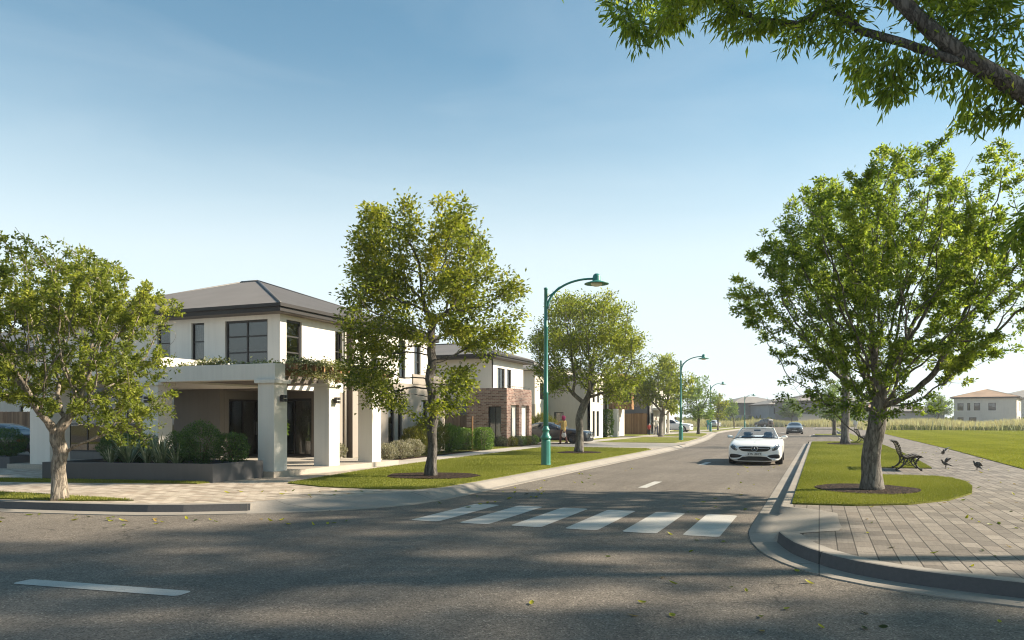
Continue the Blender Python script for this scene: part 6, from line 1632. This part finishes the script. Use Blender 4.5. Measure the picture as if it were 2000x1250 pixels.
sedan('dark_coupe', 'near-black coupe parked beside the house at the left edge', 'car_black', (-33.2,22.6,0.154), R(-90), rim='rim_silver')
sedan('grey_sedan', 'blue-grey sedan approaching far down the street', 'car_grey', (-2.7,97.0,0.004), R(1.5))

def suv(name, label, pmn, loc, rz, kind='suv', rim='rim_silver'):
    r = thing(name, label, 'car', (0,0,0)); p = MATS[pmn]; G = MATS['car_tint']; K = MATS['black_plastic']
    if kind == 'suv':
        b, bv = car_body(SUVB, (-1.42,1.36), 0.36, 0.41, p, r); wy = (-1.42,1.36); wr = 0.36
        side_windows(r, bv, [[(-.62,1.06),(-.15,1.46),(.42,1.53),(.45,1.06)],[(.5,1.06),(.47,1.53),(1.2,1.50),(1.22,1.08)],[(1.28,1.09),(1.26,1.49),(1.62,1.43),(1.82,1.15)]], G)
        patch(bv, smooth_poly([(-.70,-.80),(-.60,-.18),(.60,-.18),(.70,-.80)],1), 'T', 'windscreen', G, r, 0.007, 0.1)
        patch(bv, smooth_poly([(-.58,1.14),(-.52,1.42),(.52,1.42),(.58,1.14)],1), 'B', 'rear_window', G, r, 0.008, 0.1)
        doors(r, bv, [(-.72,.45,.34,.98),(.47,1.35,.34,.98)], p)
        for s in (-1,1):
            L = smooth_poly([(.55,1.02),(.84,1.05),(.86,.86),(.6,.88)],1); patch(bv, L if s > 0 else mirror(L), 'B', 'taillight', MATS['taillight_red'], r, 0.008)
            L = smooth_poly([(.55,.80),(.80,.88),(.86,.80),(.62,.74)],1); patch(bv, L if s > 0 else mirror(L), 'F', 'headlight', MATS['headlight_glass'], r, 0.008)
            mirror_part(r, 0.86*s, -0.60, 1.10, p, s)
        patch(bv, smooth_poly([(-.45,.80),(.45,.80),(.36,.58),(-.36,.58)],1), 'F', 'grille', K, r, 0.008)
        patch(bv, smooth_poly([(-.75,.46),(.75,.46),(.72,.36),(-.72,.36)],1), 'B', 'bumper', K, r, 0.012)
        q = bv.ray_cast(Vector((0,6,0.72)), Vector((0,-1,0)))[0]; plate(r, 'SVO 2TY', 0, q.y+0.02, 0.72, 0.45, 0.12, 1)
    else:
        b, bv = car_body(JEEP, (-1.32,1.30), 0.42, 0.47, p, r); wy = (-1.32,1.30); wr = 0.42
        side_windows(r, bv, [[(-.62,1.18),(-.42,1.64),(.25,1.70),(.28,1.16)],[(.34,1.16),(.34,1.70),(1.0,1.70),(1.0,1.16)],[(1.08,1.18),(1.08,1.70),(1.72,1.66),(1.78,1.18)]], G)
        patch(bv, [(-.66,-.78),(-.62,-.42),(.62,-.42),(.66,-.78)], 'T', 'windscreen', G, r, 0.007, 0.1)
        patch(bv, smooth_poly([(-.62,1.22),(-.60,1.60),(.60,1.60),(.62,1.22)],1), 'B', 'rear_window', G, r, 0.008, 0.1)
        doors(r, bv, [(-.72,.3,.50,1.05),(.32,1.05,.50,1.05)], p)
        sp = thing('spare', 'x', 'x'); bpy.data.objects.remove(sp)
        m = MB().lathe([(0.12,0.0),(0.34,0.0),(0.385,0.03),(0.395,0.11),(0.385,0.19),(0.34,0.215),(0.001,0.215)],32).turn(Matrix.Translation((0,2.10,1.02))@Matrix.Rotation(R(-90),4,'X'))
        m.build('spare_wheel', MATS['tyre_rubber'], r)
        for s in (-1,1):
            L = [(.66,1.0),(.80,1.0),(.80,.80),(.66,.80)]; patch(bv, L if s > 0 else mirror(L), 'B', 'taillight', MATS['taillight_red'], r, 0.01)
            L = smooth_poly([(.45,.98),(.68,.98),(.68,.82),(.45,.82)],2); patch(bv, L if s > 0 else mirror(L), 'F', 'headlight', MATS['headlight_glass'], r, 0.01)
            MB().bar((0.62*s,-.35,1.87),(0.62*s,1.75,1.87),0.04,0.04).build('roof_rail', K, r); mirror_part(r, 0.84*s, -0.62, 1.22, K, s)
        for k in range(5): MB().bar((-.62,-.2+.45*k,1.89),(.62,-.2+.45*k,1.89),0.05,0.03).build('roof_bar', MATS['rim_silver'], r)
        MB().bbox(-.85,2.06,.44,.85,2.20,.60,0.02).build('bumper', K, r)
    for y in wy:
        for s in (-1,1): wheel(r, 0.80*s, y, wr, 0.25, rim, 7)
    r.location = loc; r.rotation_euler = (0,0,rz); return r
suv('white_hatchback', 'white hatchback parked across a driveway behind the second lamp', 'car_white', (-16.9,96.6,0.164), R(84))
suv('silver_car', 'small silver car seen from behind at the far street end', 'car_silver', (-20.4,166,0.0), R(175))
suv('dark_jeep', 'dark brown four-wheel drive with spare wheel on its back door', 'car_brown', (-11.4,178.5,0.004), R(-140) if False else R(-132), 'jeep')
# ================================================================ people
SKIN = pm('skin', (0.36,0.22,0.155), 0.6, 0.08, 6); SKIN_D = pm('skin_deep', (0.14,0.08,0.055), 0.6, 0.08, 6); HAIR = pm('hair_dark', (0.03,0.022,0.018), 0.6, 0.2, 30)
def cloth(name, c): return pm('cloth_'+name, c, 0.9, 0.15, 9, 0.2, 90)
def person(label, loc, rz, h, top, legs, skin='skin', hair='hair_dark', stride=0.0, arm_l=(0.1,0.0), arm_r=(0.1,0.0), elbow=0.25, scarf=None, long_hair=False, bare=False, dress=False):
    """faces +X; joints scaled from a 1.7 m figure. arm: (forward swing, out)"""
    r = thing('person', label, 'person', loc, rz); k = h/1.7
    V = lambda x,y,z: Vector((x*k,y*k,z*k))
    hipL, hipR = V(0,.09,.90), V(0,-.09,.90)
    def leg(s, st):
        hp = V(0,.09*s,.90); kn = V(st*0.5+0.03,.10*s,.49); an = V(st*0.95-(0.06 if st < 0 else 0),.10*s,.085+(0.05 if st < -0.1 else 0)); toe = an+V(.15,.015*s,-.055)
        return hp, kn, an, toe
    def arm(s, sw):
        sh = V(0,.185*s,1.40); a = sw[0]; el = sh+V(.28*math.sin(a),(.04+sw[1])*s,-.28*math.cos(a)); b = a+elbow
        wr = el+V(.25*math.sin(b),-.01*s,-.25*math.cos(b)); d = (wr-el).normalized(); return sh, el, wr, wr+d*0.05*k, d
    legsP = [leg(1,stride), leg(-1,-stride)]; armsP = [arm(1,arm_l), arm(-1,arm_r)]
    m = MB(); R_ = lambda *a: [x*k for x in a]
    caps(m,[V(0,0,.90),V(0,0,1.05),V(0,0,1.22),V(-.005,0,1.38)],R_(.125,.105,.125,.11)); caps(m,[V(0,-.15,1.385),V(0,.15,1.385)],R_(.062,.062)); caps(m,[V(0,-.07,.92),V(0,.07,.92)],R_(.115,.115))
    caps(m,[V(0,0,1.40),V(.01,0,1.50)],R_(.058,.052)); caps(m,[V(.005,0,1.555),V(.012,0,1.625)],R_(.082,.088)); caps(m,[V(.045,0,1.525),V(.06,0,1.51)],R_(.045,.035)); caps(m,[V(.09,0,1.585),V(.108,0,1.565)],R_(.014,.016))
    for s in (-1,1): caps(m,[V(.0,.088*s,1.60),V(.0,.09*s,1.565)],R_(.018,.015))
    for hp,kn,an,toe in legsP: caps(m,[hp,kn,an],R_(.085,.055,.042)); caps(m,[an+V(-.03,0,-.04),toe],R_(.042,.032))
    for s,(sh,el,wr,pa,d) in zip((1,-1),armsP):
        caps(m,[sh,el,wr],R_(.052,.040,.028)); caps(m,[wr,pa],R_(.03,.034))
        sd = Vector((0,1,0)); fw = d.cross(sd).normalized()
        for i,o in enumerate((-.024,-.008,.008,.024)):
            ln = (.065,.08,.075,.06)[i]*k; b0 = pa+fw*o*k; caps(m,[b0,b0+d*ln*0.5,b0+d*ln+sd*(-s)*0.02*k],R_(.0105,.010,.009),8)
        t0 = wr+fw*0.02*k*-1; caps(m,[t0,t0-fw*.025*k+d*.045*k],R_(.013,.010),8)
    remesh(m, 0.011, 'body', MATS[skin], r, it=3)
    t = MB(); g = 0.018
    caps(t,[V(0,0,.88 if not dress else .62),V(0,0,1.05),V(0,0,1.22),V(-.005,0,1.37)],R_(.15 if not dress else .22,.128+g,.14+g*.5,.122)); caps(t,[V(0,-.15,1.385),V(0,.15,1.385)],R_(.078,.078)); caps(t,[V(0,-.07,.93),V(0,.07,.93)],R_(.13,.13))
    for sh,el,wr,pa,d in armsP: caps(t,[sh,el]+([] if bare else [el.lerp(wr,0.85)]),R_(.068,.056)+([] if bare else R_(.044)))
    remesh(t, 0.014, 'shirt', MATS[top], r, it=3)
    l = MB()
    for hp,kn,an,toe in legsP: caps(l,[hp+V(0,0,-.0),kn,an+V(0,0,.0)],R_(.108,.078,.072))
    caps(l,[V(0,-.07,.91),V(0,.07,.91)],R_(.124,.124)); remesh(l, 0.014, 'trousers', MATS[legs], r, it=3)
    for hp,kn,an,toe in legsP:
        s_ = MB(); caps(s_,[an+V(-.035,0,-.045),an+V(.06,0,-.05),toe+V(0.02,0,-.005)],R_(.05,.046,.036)); remesh(s_,0.012,'shoe',MATS['black_plastic'],r)
    hm = MB()
    if scarf:
        caps(hm,[V(-.03,0,1.60),V(-.01,0,1.68)],R_(.112,.10)); caps(hm,[V(-.05,-.05,1.66),V(-.05,.05,1.70)],R_(.085,.09)); caps(hm,[V(-.09,0,1.56),V(-.08,0,1.48)],R_(.07,.05)); remesh(hm,0.012,'headscarf',MATS[scarf],r)
    else:
        caps(hm,[V(-.022,0,1.60),V(-.012,0,1.655)],R_(.092,.088))
        if long_hair: caps(hm,[V(-.06,0,1.56),V(-.085,0,1.40),V(-.08,0,1.32)],R_(.075,.07,.05))
        remesh(hm,0.012,'hair',MATS[hair],r)
    f = MB()
    for s in (-1,1): caps(f,[V(.083,.030*s,1.598),V(.087,.030*s,1.598)],R_(.010,.010),8)
    f.build('eyes', MATS['black_plastic'], r); mo = MB(); caps(mo,[V(.088,-.018,1.535),V(.088,.018,1.535)],R_(.007,.007),8); mo.build('mouth', MATS['lip'], r)
    return r
pm('lip', (0.30,0.10,0.085), 0.6, 0.1, 6)
cloth('mustard',(0.42,0.29,0.10)); cloth('maroon',(0.12,0.055,0.045)); cloth('magenta',(0.34,0.03,0.11)); cloth('white',(0.62,0.58,0.54)); cloth('navy',(0.05,0.055,0.085)); cloth('red',(0.42,0.07,0.06)); cloth('cream',(0.55,0.48,0.40)); cloth('teal',(0.05,0.30,0.29)); cloth('blue',(0.12,0.25,0.42)); cloth('pink',(0.55,0.20,0.26)); cloth('charcoal',(0.045,0.045,0.05)); cloth('brown',(0.10,0.06,0.04))
wom = person('woman in magenta headscarf, mustard top and maroon trousers standing beside the dark coupe', (-14.98,46.15,0.164), R(150), 1.72, 'cloth_mustard','cloth_maroon','skin_deep',stride=0.17,arm_l=(0.9,0.05),arm_r=(0.1,0.05),elbow=0.9,scarf='cloth_magenta')
bag = thing('handbag', 'small pale round handbag held by the woman in the headscarf', 'bag', (-14.85,45.87,0.72))
MB().lathe([(0.001,-0.05),(0.12,-0.05),(0.16,0.0),(0.12,0.05),(0.001,0.05)],20).turn(Matrix.Rotation(R(90),4,'X')).build('pouch', MATS['cloth_white'], bag)
MB().tube([(-0.10,0,0.10),(-0.07,0,0.24),(0,0,0.30),(0.07,0,0.24),(0.10,0,0.10)],0.012,6,caps=False).build('strap', MATS['cloth_white'], bag)
person('adult in white top and dark trousers walking beside a child on the footpath', (-15.0,76.0,0.158), R(-75), 1.72,'cloth_white','cloth_navy',stride=0.22,arm_l=(0.15,0.05),arm_r=(0.2,0.08),long_hair=True,hair='cloth_brown',bare=True)
person('small child in red top walking beside the adult in white', (-15.75,76.2,0.158), R(-75), 1.15,'cloth_red','cloth_charcoal',stride=0.15,bare=True)
person('person in long cream top standing beside the white hatchback', (-17.6,94.6,0.164), R(200), 1.75,'cloth_cream','cloth_charcoal','skin_deep',stride=0.08,dress=True)
person('person in dark and pink clothes bending behind the white hatchback rear door', (-18.6,94.5,0.164), R(20), 1.35,'cloth_charcoal','cloth_charcoal',stride=0.05,arm_l=(0.8,0.05),arm_r=(0.7,0.05))
person('person in white seen just beyond the bonnet of the white hatchback', (-17.6,103.5,0.16) if False else (-16.6,100.8,0.16), R(-60), 1.72,'cloth_white','cloth_cream',stride=0.1,bare=True)
person('person in teal top and pale trousers walking near the third lamp', (-17.2,127,0.16) if False else (-15.2,116,0.16), R(-80), 1.72,'cloth_teal','cloth_blue',stride=0.2,bare=True,long_hair=True)
person('person in white far away on the path beyond the large plaza tree', (4.5,112,0.16), R(-90), 1.7,'cloth_white','cloth_cream',stride=0.15)
# ================================================================ air
hm = bpy.data.materials.new('haze'); hm.use_nodes = True; ht = hm.node_tree; ht.nodes.clear()
ho = ht.nodes.new('ShaderNodeOutputMaterial'); hv = ht.nodes.new('ShaderNodeVolumePrincipled')
hv.inputs['Color'].default_value = (0.90,0.94,1.0,1); hv.inputs['Density'].default_value = 0.00045; hv.inputs['Anisotropy'].default_value = 0.2
ht.links.new(hv.outputs[0], ho.inputs['Volume'])
tag(MB().box(-660,-140,-1.03,660,720,19).build('haze', hm), kind='stuff')
# ================================================================ light, sky, camera
SUN_EL, SUN_AZ = R(31), math.atan2(0.47, 0.88)     # azimuth measured from +X towards +Y
sd = Vector((math.cos(SUN_EL)*math.cos(SUN_AZ), math.cos(SUN_EL)*math.sin(SUN_AZ), math.sin(SUN_EL)))
sl = bpy.data.lights.new('sun', 'SUN'); sl.energy = 5.0; sl.angle = R(1.8); sl.color = (1.0,0.87,0.69)
so = bpy.data.objects.new('sun', sl); col.objects.link(so); so.rotation_euler = (-sd).to_track_quat('-Z','Y').to_euler(); so.location = (20,20,40)
w = bpy.data.worlds.new('World'); scene.world = w; w.use_nodes = True
nt = w.node_tree; nt.nodes.clear()
out = nt.nodes.new('ShaderNodeOutputWorld'); bg = nt.nodes.new('ShaderNodeBackground')
sky = nt.nodes.new('ShaderNodeTexSky'); sky.sky_type = 'NISHITA'; sky.sun_disc = False
sky.sun_elevation = SUN_EL; sky.sun_rotation = R(90)-SUN_AZ
sky.altitude = 0; sky.air_density = 1.0; sky.dust_density = 0.5; sky.ozone_density = 1.4
tc = nt.nodes.new('ShaderNodeTexCoord'); mp = nt.nodes.new('ShaderNodeMapping')
mp.inputs['Scale'].default_value = (1.1,1.1,5.0); mp.inputs['Rotation'].default_value = (0.12,0.05,0.4)
nz = nt.nodes.new('ShaderNodeTexNoise'); nz.inputs['Scale'].default_value = 2.2; nz.inputs['Detail'].default_value = 6; nz.inputs['Roughness'].default_value = 0.55
nz.inputs['Distortion'].default_value = 0.6
rp = nt.nodes.new('ShaderNodeValToRGB'); rp.color_ramp.elements[0].position = 0.40; rp.color_ramp.elements[1].position = 0.9
rp.color_ramp.elements[0].color = (0,0,0,1); rp.color_ramp.elements[1].color = (0.16,0.16,0.16,1)
mx = nt.nodes.new('ShaderNodeMix'); mx.data_type = 'RGBA'; mx.inputs[7].default_value = (6.2,6.7,6.9,1)
nt.links.new(tc.outputs['Generated'], mp.inputs['Vector']); nt.links.new(mp.outputs[0], nz.inputs['Vector'])
nt.links.new(nz.outputs['Fac'], rp.inputs['Fac']); nt.links.new(rp.outputs[0], mx.inputs[0])
tn = nt.nodes.new('ShaderNodeMix'); tn.data_type = 'RGBA'; tn.blend_type = 'MULTIPLY'; tn.inputs[0].default_value = 1.0; tn.inputs[7].default_value = (0.53,0.95,0.94,1)
sp = nt.nodes.new('ShaderNodeSeparateXYZ'); hz = nt.nodes.new('ShaderNodeValToRGB'); hz.color_ramp.interpolation = 'B_SPLINE'
e = hz.color_ramp.elements; e[0].position = 0.0; e[0].color = (0.93,0.93,0.93,1); e[1].position = 0.62; e[1].color = (0,0,0,1)
for q, c_ in ((0.08,0.88),(0.20,0.74),(0.26,0.53),(0.33,0.25),(0.42,0.10)):
    k = e.new(q); k.color = (c_,c_,c_,1)
mh = nt.nodes.new('ShaderNodeMix'); mh.data_type = 'RGBA'; mh.inputs[7].default_value = (6.2,6.75,6.85,1)
nt.links.new(tc.outputs['Generated'], sp.inputs[0]); nt.links.new(sp.outputs[2], hz.inputs[0]); nt.links.new(hz.outputs[0], mh.inputs[0])
nt.links.new(sky.outputs[0], tn.inputs[6]); nt.links.new(tn.outputs[2], mh.inputs[6]); nt.links.new(mh.outputs[2], mx.inputs[6])
nt.links.new(mx.outputs[2], bg.inputs['Color']); bg.inputs['Strength'].default_value = 0.075
nt.links.new(bg.outputs[0], out.inputs['Surface'])

cam = bpy.data.cameras.new('camera'); co = bpy.data.objects.new('camera', cam); col.objects.link(co)
co.location = (0,0,CAM_H); co.rotation_euler = (R(90),0,math.atan2(600,1500))
cam.sensor_width = 36; cam.lens = 27; cam.shift_y = 0.09725; cam.clip_end = 4000; cam.clip_start = 0.05
scene.camera = co
vs = scene.view_settings; vs.view_transform = 'Standard'; vs.look = 'None'; vs.exposure = 1.15; vs.gamma = 1.0
scene.render.engine = 'CYCLES'
cy = scene.cycles; cy.max_bounces = 8; cy.diffuse_bounces = 3; cy.glossy_bounces = 3; cy.transmission_bounces = 4; cy.transparent_max_bounces = 12
cy.use_denoising = True; cy.filter_width = 1.1; cy.sample_clamp_indirect = 6.0; cy.caustics_reflective = False; cy.caustics_refractive = False
scene.render.resolution_x = 1024; scene.render.resolution_y = 640
